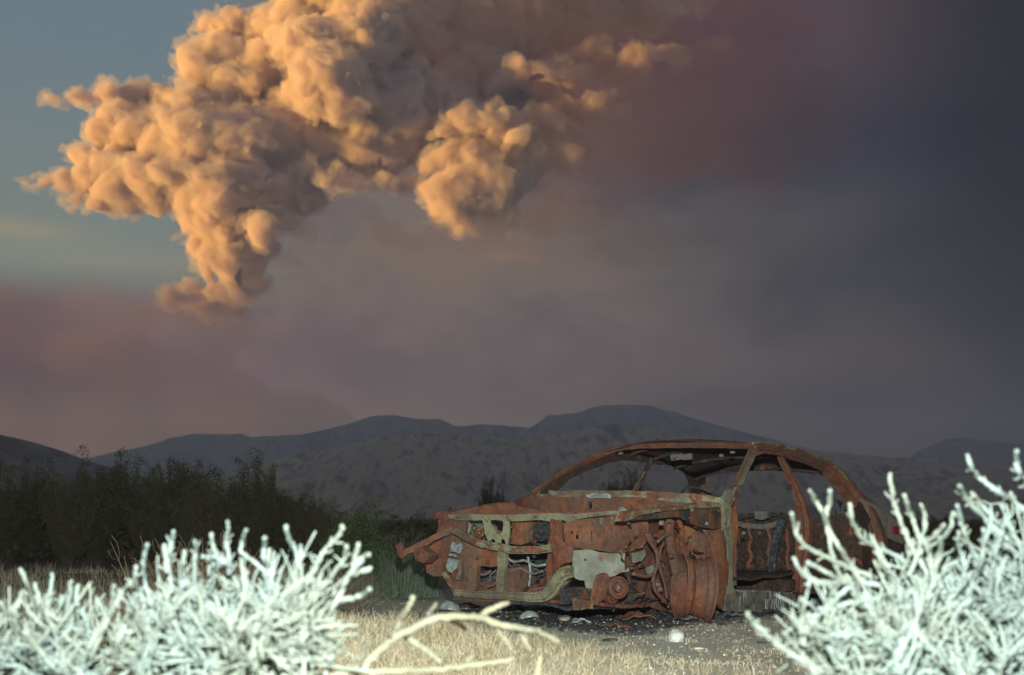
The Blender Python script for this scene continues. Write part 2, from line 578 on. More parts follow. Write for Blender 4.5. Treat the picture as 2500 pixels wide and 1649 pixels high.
def surface_nets(G, lo, vx, iso=0):
    s = G < iso; n = G.shape
    c = np.zeros([k - 1 for k in n], np.int8)
    for i in (0, 1):
        for j in (0, 1):
            for k in (0, 1): c += s[i:n[0] - 1 + i, j:n[1] - 1 + j, k:n[2] - 1 + k]
    act = (c > 0) & (c < 8); idx = np.full(act.shape, -1, np.int32); I = np.argwhere(act); idx[act] = np.arange(len(I))
    P = np.zeros((len(I), 3)); N = np.zeros(len(I))
    cor = [(i, j, k) for i in (0, 1) for j in (0, 1) for k in (0, 1)]
    for a in cor:
        for b in cor:
            if sum(b) - sum(a) == 1 and all(y >= x for x, y in zip(a, b)):
                ga = G[I[:, 0] + a[0], I[:, 1] + a[1], I[:, 2] + a[2]]; gb = G[I[:, 0] + b[0], I[:, 1] + b[1], I[:, 2] + b[2]]
                m = (ga < iso) != (gb < iso); t = np.where(m, (iso - ga) / np.where(m, gb - ga, 1), 0)
                P += m[:, None] * (np.array(a) + t[:, None] * (np.array(b) - np.array(a))); N += m
    V = np.asarray(lo) + (I + P / N[:, None]) * vx
    Q = []
    for ax in range(3):
        sl0 = [slice(None)] * 3; sl1 = [slice(None)] * 3; sl0[ax] = slice(0, -1); sl1[ax] = slice(1, None)
        e = np.argwhere(s[tuple(sl0)] != s[tuple(sl1)]); b = (ax + 1) % 3; d = (ax + 2) % 3
        e = e[(e[:, b] > 0) & (e[:, d] > 0) & (e[:, b] < n[b] - 1) & (e[:, d] < n[d] - 1)]
        ub = np.eye(3, dtype=int)[b]; ud = np.eye(3, dtype=int)[d]
        gi = lambda p: idx[p[:, 0], p[:, 1], p[:, 2]]
        q = np.stack([gi(e - ub - ud), gi(e - ud), gi(e), gi(e - ub)], 1)
        flip = ~s[e[:, 0], e[:, 1], e[:, 2]]; q[flip] = q[flip][:, ::-1]
        Q.append(q)
    Q = np.concatenate(Q)
    return V, Q[(Q >= 0).all(1)]


PD = 6000.0
PK = PD / FOC


def smoke_mesh(shells, lobes, voxel, warp=110, levels=2, seed=3, squash_y=.85, noise=((14, 12, 0), (6, 8, 1), (3, 4, 1)), child=(.14, .32), depth_k=1.6, dist=PD, nkid=44, label=None, ):
    rnd = np.random.RandomState(seed)
    S = []

    def kids(c, r, sq, lv):
        S.append((c, r, sq))
        if lv == 0 or r < voxel * 2.2: return
        n = nkid
        for k in range(n):
            v = rnd.normal(size=3); v /= np.linalg.norm(v)
            if v[1] > .55: continue
            kids(c + v * r * np.array([1, squash_y, sq]) * rnd.uniform(.74, .93), r * rnd.uniform(*child), .5 + .5 * sq, lv - 1)
    for px, py, r, sq, dz, lv in lobes:
        k = dist / FOC
        rr_ = ray(px, py); t_ = (dist + dz * k * depth_k) / rr_[1]
        kids(np.array([0, 0, CAMH]) + rr_ * t_, r * k, sq, lv)
    C = np.array([s[0] for s in S]); Rr = np.array([s[1] for s in S]); SQ = np.array([s[2] for s in S])
    mg = voxel * 11
    lo = (C - Rr[:, None]).min(0) - mg; hi = (C + Rr[:, None]).max(0) + mg
    n = np.ceil((hi - lo) / voxel).astype(int)
    BIG = voxel * 10
    G = np.full(n, BIG, np.float32)
    ax = [lo[i] + np.arange(n[i]) * voxel for i in range(3)]
    for c, r, q in zip(C, Rr, SQ):
        m = r + BIG
        i0 = np.maximum(((c - m - lo) / voxel).astype(int), 0); i1 = np.minimum(((c + m - lo) / voxel).astype(int) + 2, n)
        x = ((ax[0][i0[0]:i1[0]] - c[0])[:, None, None]).astype(np.float32); y = (((ax[1][i0[1]:i1[1]] - c[1])[None, :, None]) / squash_y).astype(np.float32); z = (((ax[2][i0[2]:i1[2]] - c[2])[None, None, :]) / q).astype(np.float32)
        d = np.sqrt(x * x + y * y + z * z) - np.float32(r)
        v = G[i0[0]:i1[0], i0[1]:i1[1], i0[2]:i1[2]]
        np.minimum(v, d, out=v)
    for _ in range(1):
        for a in range(3):
            G = (np.roll(G, 1, a) + 2 * G + np.roll(G, -1, a)) * np.float32(.25)
    keep = np.clip((BIG - G) / (BIG * .5), 0, 1)
    for cell, amp, bil in noise:
        nz = noise3(G.shape, cell, int(cell) + seed)
        G += np.float32(amp) * ((1 - np.abs(nz - .5) * 4) if bil else (nz - .5) * 2) * keep
    for a in range(3):
        G = (np.roll(G, 1, a) + 2 * G + np.roll(G, -1, a)) * np.float32(.25)
    G[[0, -1]] = BIG; G[:, [0, -1]] = BIG; G[:, :, [0, -1]] = BIG
    objs = []
    for nm, iso, mt, tear in shells:
        Gs = G
        if tear:
            Gs = G + keep * np.float32(tear) * (noise3(G.shape, 9, 91) + noise3(G.shape, 4, 92) * .7 + noise3(G.shape, 2, 93) * .4 - 1.05) * 2
        V, Q = surface_nets(Gs, lo, voxel, iso)
        # shear and warp, so that no billow stays round
        for sc_, am, sd in ((260, warp, 1), (90, warp * .35, 5), (36, warp * .12, 8))[:3 if voxel < 15 else 2]:
            X, Y, Z = V[:, 0] / sc_, V[:, 1] / sc_, V[:, 2] / sc_
            V = V + am * np.stack([fbm(X + Y * .6, Z - Y * .5, 2, sd) - .5, fbm(Y + 3, Z + X * .4, 2, sd + 1) - .5, fbm(X - 7 + Z * .3, Y * .8 + Z * .5, 2, sd + 2) - .5], 1)
        objs.append(mesh_np(nm, V, Q, mt, parent=objs[0] if objs else None, smooth=True))
        print(nm, 'grid', n, 'spheres', len(S), 'faces', len(Q))
    return objs[0]


def smoke_mat(name, color, mfp, aniso=.15, absorb=None):
    m, nt, out = new_mat(name)
    v = nt.n('ShaderNodeVolumePrincipled')
    v.inputs['Color'].default_value = (*color, 1)
    v.inputs['Density'].default_value = 1.0 / mfp
    v.inputs['Anisotropy'].default_value = aniso
    nt.t.links.new(v.outputs[0], out.inputs['Volume'])
    return m


LOBES = [  # photo px, px, radius px, flattening, depth (farther +), levels of billows
    (205, 250, 42, .55, 0, 1), (280, 238, 52, .6, 0, 1), (360, 235, 60, .7, 20, 1), (150, 252, 22, .5, 0, 1), (410, 240, 50, .8, 10, 1),
    (300, 290, 55, .7, -10, 2), (250, 320, 42, .7, -10, 2), (330, 335, 60, .7, -25, 2), (385, 370, 60, .7, -35, 2), (400, 300, 60, .8, -10, 2),
    (75, 442, 12, .6, 0, 1), (105, 445, 20, .6, 0, 2), (150, 452, 34, .7, 0, 2), (215, 440, 52, .75, 0, 2), (290, 450, 62, .75, -15, 2), (360, 450, 66, .75, -25, 2), (420, 450, 50, .7, -30, 2),
    (195, 395, 40, .7, 0, 2), (250, 400, 52, .7, -20, 2), (330, 415, 55, .6, -50, 2), (400, 430, 45, .55, -60, 1),
    (185, 492, 30, .7, 0, 2), (240, 500, 38, .6, 0, 2), (310, 505, 40, .6, 0, 2), (375, 508, 36, .6, 0, 2), (270, 475, 45, .6, -20, 2), (425, 490, 40, .8, -10, 2),
    (445, 310, 58, 1, -60, 2), (490, 330, 85, 1, -55, 2), (560, 350, 105, .9, -40, 1), (650, 340, 100, .9, -10, 1), (460, 400, 60, .8, -60, 2), (530, 425, 75, .7, -60, 2), (600, 440, 70, .6, -40, 2), (430, 245, 45, 1, 0, 2), (480, 250, 60, .8, -10, 1),
    (470, 135, 28, .9, 20, 2), (500, 170, 48, .9, 10, 2), (560, 205, 50, .9, 0, 2), (610, 215, 40, .8, -10, 2), (560, 130, 60, .9, 20, 2), (520, 60, 38, .7, 40, 1), (590, 70, 60, .8, 30, 2), (640, 150, 60, 1, 10, 2), (660, 60, 60, 1, 20, 2), (700, 110, 60, 1, 0, 2), (700, 230, 35, .8, -10, 2), (720, 280, 30, .7, -10, 2),
    (740, 40, 80, 1, 0, 2), (770, 130, 95, 1.1, -40, 1), (800, 205, 108, 1.0, -70, 1), (825, 265, 55, 1, -80, 1), (880, 90, 115, 1, -30, 0), (900, 190, 70, .8, -20, 1),
    (1000, 60, 150, 1, 45, 0), (990, 180, 60, .7, 10, 1), (1120, 50, 150, 1, 75, 0), (1100, 190, 60, .6, 40, 1), (1250, 30, 150, 1, 95, 0), (1400, 20, 140, 1, 120, 0), (1540, -20, 125, 1, 145, 0), (1680, -80, 125, 1, 170, 0), (780, -60, 130, 1, 0, 0), (950, -100, 170, 1, 20, 0), (1250, -120, 190, 1, 80, 0),
    (1230, 230, 85, 1, 70, 0), (1330, 230, 80, .9, 80, 0), (1100, 200, 90, 1, 60, 0), (1180, 150, 90, .8, 60, 1), (1420, 150, 70, .8, 60, 1), (1520, 180, 60, .7, 60, 1),
    (880, 370, 115, .8, 0, 0), (960, 290, 130, 1, 20, 0), (1060, 280, 110, 1, 40, 0), (790, 380, 90, 1, 0, 0), (710, 370, 80, 1, 0, 0), (800, 440, 50, .6, -40, 2), (860, 455, 45, .55, -40, 1), (940, 450, 50, .5, -30, 1), (740, 410, 40, 1, -40, 2), (1010, 440, 45, .5, -10, 1),
    (540, 480, 70, .55, -50, 2), (470, 490, 50, .7, -30, 2), (610, 480, 60, .5, -30, 2), (660, 460, 70, .6, -20, 1), (720, 450, 60, .6, 0, 1),
    (455, 550, 40, .9, 0, 2), (500, 545, 50, .7, -25, 2), (550, 560, 50, .6, -30, 2), (600, 530, 50, .6, -20, 2), (480, 600, 38, 1, 0, 2), (520, 610, 45, .9, -20, 2), (570, 600, 48, .8, -25, 2), (510, 648, 38, .9, 0, 2), (555, 640, 40, .9, -20, 2), (600, 580, 50, 1, 10, 1), (655, 568, 34, 1, -70, 2), (650, 545, 28, 1, -60, 2), (640, 610, 38, 1, 20, 1), (560, 680, 34, .8, 0, 2), (515, 690, 30, .8, 0, 2), (475, 712, 34, .8, 10, 2), (525, 722, 42, .8, 10, 2), (575, 712, 40, .8, 0, 2), (590, 668, 38, .9, 10, 1), (620, 690, 34, .8, 20, 1), (500, 755, 44, .7, 20, 1), (560, 755, 44, .7, 20, 1), (435, 742, 34, .7, 20, 2), (690, 540, 45, .6, 0, 2), (760, 500, 60, .5, 20, 1), (620, 640, 30, .9, 10, 1),
    (1085, 310, 34, 1, -40, 2), (1130, 290, 45, 1, -40, 2), (1190, 290, 50, .9, -40, 2), (1250, 315, 48, .8, -30, 2), (1330, 315, 48, .7, -20, 2), (1385, 310, 30, .8, -10, 1), (1240, 330, 35, .6, -50, 2),
    (1050, 395, 36, 1, -30, 2), (1095, 385, 48, .8, -30, 2), (1160, 385, 50, .8, -30, 2), (1110, 470, 75, 1, -30, 1), (1190, 440, 90, 1, -10, 0), (1130, 520, 55, 1, -10, 0), (1090, 500, 50, 1, -10, 1), (1270, 400, 90, 1, 10, 0), (1360, 370, 80, 1, 20, 0), (1220, 510, 60, 1, 10, 0),
    (1270, 185, 38, .8, -30, 2), (1325, 190, 36, .7, -30, 2), (1370, 170, 42, .8, -20, 2), (1300, 215, 36, .6, -10, 2), (1410, 190, 36, .8, -10, 1), (1440, 260, 60, .8, 0, 1), (1500, 285, 40, .5, 10, 1), (1240, 200, 40, .6, 0, 1), (1380, 250, 50, .8, 0, 1),
    (300, 370, 90, .5, 40, 1), (400, 400, 100, .7, 40, 1), (500, 290, 110, .8, 40, 1), (600, 240, 100, .9, 50, 1), (450, 460, 90, .5, 20, 1), (570, 150, 90, .9, 50, 1), (660, 110, 90, 1, 50, 0), (540, 580, 65, 1, 20, 0), (600, 420, 110, .8, 30, 0), (330, 250, 80, .5, 30, 1), (230, 460, 60, .5, 20, 1), (700, 300, 90, .9, 30, 0), (1150, 350, 90, .8, 30, 0), (1300, 340, 80, .6, 20, 0), (1330, 200, 60, .7, 10, 0),
    (1615, 125, 28, .6, 30, 1), (1655, 135, 28, .7, 30, 2), (1540, 150, 50, .6, 10, 1),
]
M_plume = smoke_mat('plume_smoke', (.996, .878, .855), 24)
M_wisp = smoke_mat('wispy_smoke', (.985, .875, .85), 105)
tag(smoke_mesh([('smoke_plume', 0, M_plume, 0), ('wisps', 24, M_wisp, 42)], LOBES, 7.5, noise=((24, 20, 0), (12, 15, 1), (5.6, 11, 1), (2.7, 7, 1)), warp=120), 'towering billowing wildfire smoke plume lit orange by the low sun', 'smoke', kind='thing')
# thinner brown smoke that drifts off to the right in front of the plume
VEIL = [(1120, 620, 240, .4, 0, 2), (820, 640, 170, .5, 20, 2), (980, 560, 120, .5, 40, 2), (1330, 560, 220, .5, 0, 2), (660, 700, 120, .6, 0, 2), (1550, 600, 200, .5, 40, 2)]
M_veil = smoke_mat('veil_smoke', (.42, .37, .38), 2000)
tag(smoke_mesh([('smoke_veil', 0, M_veil, 0)], VEIL, 24, noise=((20, 60, 0), (9, 45, 0), (4, 22, 1)), dist=5300, squash_y=.7, warp=260), 'thin grey brown smoke drifting below the lit plume', 'smoke', kind='thing')
PALL = [(1560, 260, 300, .8, 0, 1), (1420, 20, 230, .8, 40, 1), (1720, 160, 260, 1, 0, 1), (1400, 440, 130, .8, 0, 1), (1150, 60, 170, .6, 40, 1), (1180, 120, 150, .5, 20, 1), (1350, 90, 200, .6, 20, 1), (1900, 330, 260, .6, 60, 1), (1680, 130, 120, .7, 0, 1), (1500, 500, 150, .6, 20, 1)]
M_pall = smoke_mat('shade_dark_smoke', (.24, .135, .18), 900)  # dark colour stands in for the shade this smoke lies in
tag(smoke_mesh([('smoke_pall', 0, M_pall, 0)], PALL, 26, noise=((20, 70, 0), (9, 50, 0), (4, 22, 1)), dist=5200, squash_y=.7, warp=300), 'pall of smoke coloured dark for shade, spreading across the right of the sky', 'smoke', kind='thing')
BANK = [(-220, 790, 130, .9, 0, 1), (-400, 800, 140, .9, 20, 1), (-620, 830, 150, .8, 40, 1), (-850, 880, 150, .7, 60, 1), (-200, 960, 220, .8, 0, 0), (-450, 980, 220, .8, 0, 0), (-720, 1000, 200, .8, 40, 0), (-60, 765, 110, 1, 0, 1), (40, 748, 82, .9, 0, 1), (130, 775, 80, 1, 0, 1), (195, 735, 82, 1, -20, 1), (270, 775, 80, 1, 0, 1), (340, 785, 80, .9, 0, 1), (420, 790, 70, .9, -30, 1), (520, 800, 70, .8, -40, 1), (490, 790, 50, .8, 0, 1), (560, 840, 70, .7, 0, 1), (0, 880, 170, .8, 0, 0), (250, 900, 200, .6, 0, 0), (450, 900, 140, .6, 0, 0), (0, 1040, 200, .8, 0, 0), (280, 1040, 200, .8, 0, 0), (520, 1060, 200, .8, 0, 0), (750, 1080, 170, .8, 60, 0), (950, 1110, 150, .8, 80, 0)]
M_bank = smoke_mat('bank_smoke', (.46, .325, .40), 560)
tag(smoke_mesh([('smoke_bank', 0, M_bank, 0)], BANK, 20, noise=((16, 40, 0), (7, 34, 1), (3.5, 16, 1)), dist=5750, squash_y=.8, warp=160), 'low dusky pink bank of smoke along the horizon at the left', 'smoke', kind='thing')
FOOT = [(340, 775, 50, .7, 0, 2), (400, 752, 50, .8, 0, 2), (455, 735, 46, .8, -10, 2), (510, 726, 48, .8, -10, 2), (560, 716, 40, .8, 0, 2), (480, 780, 60, .7, 0, 2), (570, 770, 70, .6, 0, 2), (640, 740, 50, .6, 10, 2), (700, 640, 60, .6, 0, 2), (290, 740, 26, .8, 0, 1),
        (1180, 560, 80, .8, 0, 2), (1080, 555, 60, .7, 0, 2), (900, 520, 60, .5, 0, 2), (820, 505, 60, .5, 0, 2), (970, 570, 80, .4, 0, 2), (750, 560, 60, .6, 0, 2), (1290, 510, 80, .8, 0, 2), (1400, 380, 80, .8, 0, 2), (1490, 300, 70, .7, 0, 2), (1250, 600, 70, .5, 0, 2), (1580, 220, 70, .7, 10, 2), (1720, 120, 60, .6, 10, 2)]
M_foot = smoke_mat('glowing_smoke', (.80, .52, .46), 620)
tag(smoke_mesh([('glowing_smoke', 0, M_foot, 0)], FOOT, 13, noise=((14, 26, 0), (6, 24, 1), (3, 13, 1)), dist=6200, warp=170), 'glowing orange-pink smoke hugging the foot and underside of the plume', 'smoke', kind='thing')
# ================================================================== METAL MATERIALS
def rust_col(dark=0.0, pale=0.0, orange=0.5, scale=1.0):
    def f(nt):
        p = nt.coord('Object')
        oi = nt.n('ShaderNodeObjectInfo').outputs['Random']
        p = nt.vm('ADD', p, nt.scale(nt.n('ShaderNodeCombineXYZ').outputs[0], (0, 0, 0)))
        n1 = nt.noise(p, 6.5 * scale, 8, .70, .5)
        n2 = nt.noise(nt.scale(p, (1, 1, .45)), 16 * scale, 6, .7, .4)
        n3 = nt.noise(p, 85 * scale, 4, .75)
        n4 = nt.noise(nt.scale(p, (1.3, 1.3, .5)), 7.3 * scale, 5, .6, 1.5)
        c = nt.ramp(nt.math('ADD', n1, nt.math('MULTIPLY', nt.math('SUBTRACT', n2, .5), .5)),
                    [(.28, (.13, .050, .034)), (.42, (.22, .068, .040)), (.52, (.29, .088, .048)), (.64, (.36, .125, .056)), (.80, (.30, .14, .09))])
        c = nt.mix(nt.mr(n4, .5 + .2 * (1 - orange), .72, 0, .8 * orange), c, (.44, .165, .05))
        c = nt.mix(nt.mr(n4, .42, .30, 0, .7), c, (.17, .075, .062))
        c = nt.mix(nt.mr(n3, .5, .75, 0, .6), c, (.07, .035, .03))
        c = nt.mix(nt.mr(n3, .42, .28, 0, .4), c, (.48, .24, .13))
        if pale:
            k = nt.math('ADD', nt.noise(p, 9 * scale, 6, .68, .6), nt.math('MULTIPLY', nt.math('SUBTRACT', n3, .5), .25))
            c = nt.mix(nt.mr(k, .585 - pale * .28, .665 - pale * .28, 0, .92), c, nt.mix(n2, (.33, .29, .15), (.36, .35, .24)))
        if dark:
            k = nt.math('ADD', nt.noise(nt.scale(p, (1, 1, .6)), 6 * scale, 6, .7, 1.0), nt.math('MULTIPLY', nt.math('SUBTRACT', n3, .5), .2))
            c = nt.mix(nt.mr(k, .62 - dark * .3, .70 - dark * .3), c, nt.mix(n2, (.022, .022, .024), (.075, .080, .082)))
        ash = nt.noise(p, 2.6 * scale, 7, .7, .8)
        c = nt.mix(nt.mr(ash, .44, .62, 0, .72), c, (.165, .105, .080))
        c = nt.mix(nt.mr(ash, .44, .32, 0, .55), c, (.085, .045, .036))
        hv = nt.noise(p, 38 * scale, 5, .7)
        c = nt.mix(nt.mr(hv, .52, .68, 0, .55), c, nt.mix(1, c, (.42, .36, .38), 'MULTIPLY'))
        c = nt.mix(nt.mr(hv, .46, .34, 0, .30), c, (.40, .24, .16))
        c = nt.mix(1, c, (.67, .76, .76), 'MULTIPLY')
        return nt.mix(nt.math('MULTIPLY', oi, .45), c, nt.mix(1, c, (.62, .52, .55), 'MULTIPLY'))
    return f


M_sootdim = None
def rust_bump(nt):
    p = nt.coord('Object')
    return nt.math('ADD', nt.math('MULTIPLY', nt.noise(p, 24, 6, .7), .8), nt.math('MULTIPLY', nt.noise(p, 130, 4, .75), .5))


M_rust = pbr('rusted_steel', rust_col(), .82, spec=.25, bump=rust_bump, bump_dist=.008, bump_str=.8)
M_orange = pbr('orange_rust', rust_col(orange=1.0), .85, spec=.2, bump=rust_bump, bump_dist=.01, bump_str=.8)
M_rustdark = pbr('scorched_steel', rust_col(dark=.55), .85, spec=.2, bump=rust_bump, bump_dist=.012, bump_str=.8)
M_pale = pbr('flaking_cream_paint', rust_col(pale=.85, orange=.7), .75, spec=.3, bump=rust_bump, bump_dist=.008, bump_str=.7)
M_halfpale = pbr('patchy_cream_paint', rust_col(pale=.45, orange=.6), .78, spec=.3, bump=rust_bump, bump_dist=.008, bump_str=.7)


def zinc_col(nt):
    p = nt.coord('Object')
    a = nt.noise(p, 9, 5, .65); b = nt.noise(p, 60, 4, .7)
    c = nt.ramp(a, [(.3, (.11, .11, .08)), (.5, (.18, .185, .14)), (.7, (.24, .26, .21))])
    c = nt.mix(nt.mr(b, .62, .72), c, (.30, .17, .08))
    return nt.mix(nt.mr(nt.noise(p, 14, 5, .7, 1.0), .55, .66, 0, .85), c, (.20, .085, .045))


M_zinc = pbr('bare_pale_metal', zinc_col, .6, spec=.4, bump=rust_bump, bump_dist=.008, bump_str=.6)
M_alu = pbr('melted_aluminium', lambda nt: nt.ramp(nt.noise(nt.coord('Object'), 22, 5, .7), [(.35, (.13, .14, .14)), (.6, (.34, .37, .37))]), .5, metal=.3, spec=.5, bump=rust_bump, bump_dist=.01)
M_char = pbr('charred_black', lambda nt: nt.ramp(nt.noise(nt.coord('Object'), 26, 6, .75), [(.38, (.014, .014, .016)), (.55, (.045, .048, .05)), (.70, (.15, .15, .145))]), .85, bump=rust_bump, bump_dist=.015)
M_grey = pbr('burnt_grey_steel', lambda nt: nt.ramp(nt.noise(nt.coord('Object'), 15, 6, .7, .5), [(.35, (.05, .055, .058)), (.5, (.11, .12, .12)), (.64, (.22, .085, .045))]), .7, bump=rust_bump, bump_dist=.01)
M_sill = pbr('sooty_sill', lambda nt: nt.mix(nt.mr(nt.noise(nt.scale(nt.coord('Object'), (1, 1, .12)), 26, 4, .7), .60, .68), nt.ramp(nt.noise(nt.coord('Object'), 10, 6, .7), [(.35, (.045, .045, .045)), (.5, (.12, .11, .09)), (.65, (.20, .11, .07))]), (.40, .44, .43)), .75, bump=rust_bump, bump_dist=.008)
M_lamp_red = pbr('faded_red_plastic', (.22, .015, .03), .5)
M_mauve = pbr('scorched_mauve_paint', lambda nt: nt.ramp(nt.noise(nt.coord('Object'), 12, 6, .7, .6), [(.35, (.13, .075, .05)), (.5, (.22, .17, .17)), (.64, (.27, .20, .13))]), .6, bump=rust_bump, bump_dist=.006)

M_sootdim = pbr('dimmed_sooty_steel', lambda nt: nt.mix(nt.mr(nt.noise(nt.coord('Object'), 9, 7, .72, .5), .54, .66), nt.ramp(nt.noise(nt.coord('Object'), 30, 5, .7), [(.35, (.022, .016, .014)), (.65, (.070, .042, .030))]), (.19, .065, .035)), .9, spec=.15, bump=rust_bump, bump_dist=.01)  # sooty steel darkened further, so inside parts stay dim under the flash
# ================================================================== THE BURNT-OUT CAR
TH, CX, CY = 0.72, 0.43, 8.35
FW_ = np.array([-math.sin(TH), -math.cos(TH), 0]); LF_ = np.array([math.cos(TH), -math.sin(TH), 0])
CO = np.array([CX, CY, 0.0])
car = empty('burnt_car', (CX, CY, 0), math.atan2(-math.cos(TH), -math.sin(TH)))
tag(car, 'burnt-out rusted car shell without doors, hood or glass on the sand', 'car wreck')
ZM = {1: (950, 1050, 3.135), 2: (1500, 1050, 3.135), 3: (1280, 1060, 4.754), 4: (1750, 1060, 4.612), 5: (1000, 1220, 6.031), 6: (1280, 1220, 6.031), 7: (1560, 1220, 5.228), 0: (0, 0, 1.0)}


def pl(z, pts):
    a, b, s = ZM[z]
    return [(a + x / s, b + y / s) for x, y in pts]


class Plane:
    """vertical plane through two points of the car's floor plan (X forward, Y left)"""
    def __init__(s, x0, y0, x1, y1):
        a = CO + x0 * FW_ + y0 * LF_; b = CO + x1 * FW_ + y1 * LF_
        s.o = a; s.d = (b - a) / np.linalg.norm(b - a); s.n = np.array([-s.d[1], s.d[0], 0.0])
        if s.n[1] > 0: s.n = -s.n            # towards the road

    def hit(s, px, py):
        r = ray(px, py); C = np.array([0, 0, CAMH])
        t = np.dot(s.o - C, s.n) / np.dot(r, s.n)
        return C + r * t

    def uv(s, px, py):
        p = s.hit(px, py); return np.array([np.dot(p - s.o, s.d), p[2]])

    def world(s, u, v, w=0.0):
        return s.o + s.d * u + s.n * w + np.array([0, 0, v])


def loc(p):
    q = np.asarray(p) - CO
    return np.stack([q @ FW_, q @ LF_, q[..., 2]], -1)


def YP(y): return Plane(0, y, -1, y)
def XP(x): return Plane(x, -1, x, 1)


P_front = Plane(.55, -.80, .32, .80)
P_fbar = Plane(.64, -.80, .44, .80)
P_fw = Plane(-.54, -.80, -.87, .80)
P_near = YP(.80)
P_apron = YP(.62)
P_far = YP(-.78)
P_diag = Plane(.42, .30, -.12, .70)


def inside(poly, x, y):
    c = False; n = len(poly)
    for i in range(n):
        x0, y0 = poly[i]; x1, y1 = poly[i - 1]
        if (y0 > y) != (y1 > y) and x < (x1 - x0) * (y - y0) / (y1 - y0) + x0:
            c = not c
    return c


def roughen(poly, step, amp, rnd):
    out = []
    for i in range(len(poly)):
        a = np.array(poly[i]); b = np.array(poly[(i + 1) % len(poly)])
        L = np.linalg.norm(b - a); n = max(1, int(L / step))
        nn = np.array([-(b - a)[1], (b - a)[0]]) / (L + 1e-9)
        for k in range(n):
            o = 0 if k == 0 else rnd.normal() * amp
            out.append(tuple(a + (b - a) * k / n + nn * o))
    return out


from mathutils.geometry import delaunay_2d_cdt


def panel_geo(mb, pts, plane, thick=.012, holes=(), dent=.012, rag=.003, step=.05, seed=0, off=0.0, bulge=0.0, freq=7.0):
    """sheet metal: outline in photo px laid on a plane of the car, given thickness, dents and torn edges"""
    rnd = np.random.RandomState(seed + len(pts) * 7)
    loops = [roughen([tuple(plane.uv(*p)) for p in L], step, rag, rnd) for L in [pts] + list(holes)]
    V = []; E_ = []
    for L in loops:
        s0 = len(V); V += L
        E_ += [(s0 + i, s0 + (i + 1) % len(L)) for i in range(len(L))]
    A = np.array(loops[0]); lo = A.min(0); hi = A.max(0)
    gx = np.arange(lo[0] + step / 2, hi[0], step); gy = np.arange(lo[1] + step / 2, hi[1], step)
    for x in gx:
        for y in gy:
            qx = x + rnd.uniform(-.2, .2) * step; qy = y + rnd.uniform(-.2, .2) * step
            if inside(loops[0], qx, qy) and not any(inside(h, qx, qy) for h in loops[1:]): V.append((qx, qy))
    r = delaunay_2d_cdt([Vector(v) for v in V], E_, [], 0, 1e-6)
    v2 = np.array([tuple(v) for v in r[0]]); T = []
    for f in r[2]:
        c = v2[list(f)].mean(0)
        if inside(loops[0], *c) and not any(inside(h, *c) for h in loops[1:]): T.append(list(f))
    w = off + dent * 2 * (fbm(v2[:, 0] * freq + seed, v2[:, 1] * freq, 3, seed) - .5)
    if bulge:
        s = (v2 - lo) / (hi - lo + 1e-9) * 2 - 1
        w = w + bulge * (1 - np.clip((s ** 2).sum(1), 0, 1))
    W = np.array([plane.world(u, v, ww) for (u, v), ww in zip(v2, w)]); n = len(W)
    W2 = W - plane.n * thick
    Fc = []; ec = {}
    for t in T:
        p = W[t]; nn = np.cross(p[1] - p[0], p[2] - p[0])
        if np.dot(nn, plane.n) < 0: t = t[::-1]
        Fc.append(tuple(t)); Fc.append(tuple(n + i for i in t[::-1]))
        for a, b in zip(t, t[1:] + t[:1]):
            ec[(a, b)] = 1
    for (a, b) in list(ec):
        if (b, a) not in ec: Fc.append((b, a, n + a, n + b))
    mb.add(loc(np.vstack([W, W2])), Fc)
    return mb


def panel(name, z, pts, plane, mat, holes=(), label=None, parent=None, **kw):
    mb = MB(); kw.setdefault('seed', sum(map(ord, name)))
    panel_geo(mb, pl(z, pts), plane, holes=[pl(z, h) for h in holes], **kw)
    o = mb.build(name, mat, parent or car)
    if label: o['label'] = label
    return o


HAT = [(-1, -.6), (-1, .35), (-.62, .35), (-.5, .9), (.5, .9), (.62, .35), (1, .35), (1, -.6)]
BOX = [(-1, -1), (-1, 1), (1, 1), (1, -1)]
RND = [(math.cos(a), math.sin(a)) for a in np.linspace(0, 2 * math.pi, 9)[:-1]]


def beam_pts(mb, P3, w, d, prof=HAT, up=(0, 0, 1), jit=.0022, seed=0, widths=None, sub=4):
    """pressed-steel member along 3-D points (car coordinates)"""
    rnd = np.random.RandomState(seed)
    C = catmull(P3, sub)
    C = C + rnd.normal(size=C.shape) * jit
    pr = [(a * w, b * d) for a, b in prof]
    sc_ = None
    if widths is not None:
        sc_ = np.interp(np.linspace(0, 1, len(C)), np.linspace(0, 1, len(widths)), widths)
    return mb.sweep(C, pr, up=up, scale=sc_)


def beam(name, z, pts, planes, w, d, mat, up=(1, 0, 0), parent=None, label=None, prof=HAT, seed=None, widths=None, jit=.0022):
    pp = pl(z, pts)
    if not isinstance(planes, list): planes = [planes] * len(pp)
    P3 = [loc(q.hit(*p)) for p, q in zip(pp, planes)]
    mb = MB(); beam_pts(mb, P3, w, d, prof, up, jit, seed if seed is not None else sum(map(ord, name)), widths)
    o = mb.build(name, mat, parent or car)
    if label: o['label'] = label
    return o


def L3(z, x, y, plane):
    return loc(plane.hit(*pl(z, [(x, y)])[0]))


# ---------------------------------------------------------------- roof and pillars
YN, YF = .66, -.62
pr_n = [YP(.80), YP(.77), YP(.72), YP(.68)]
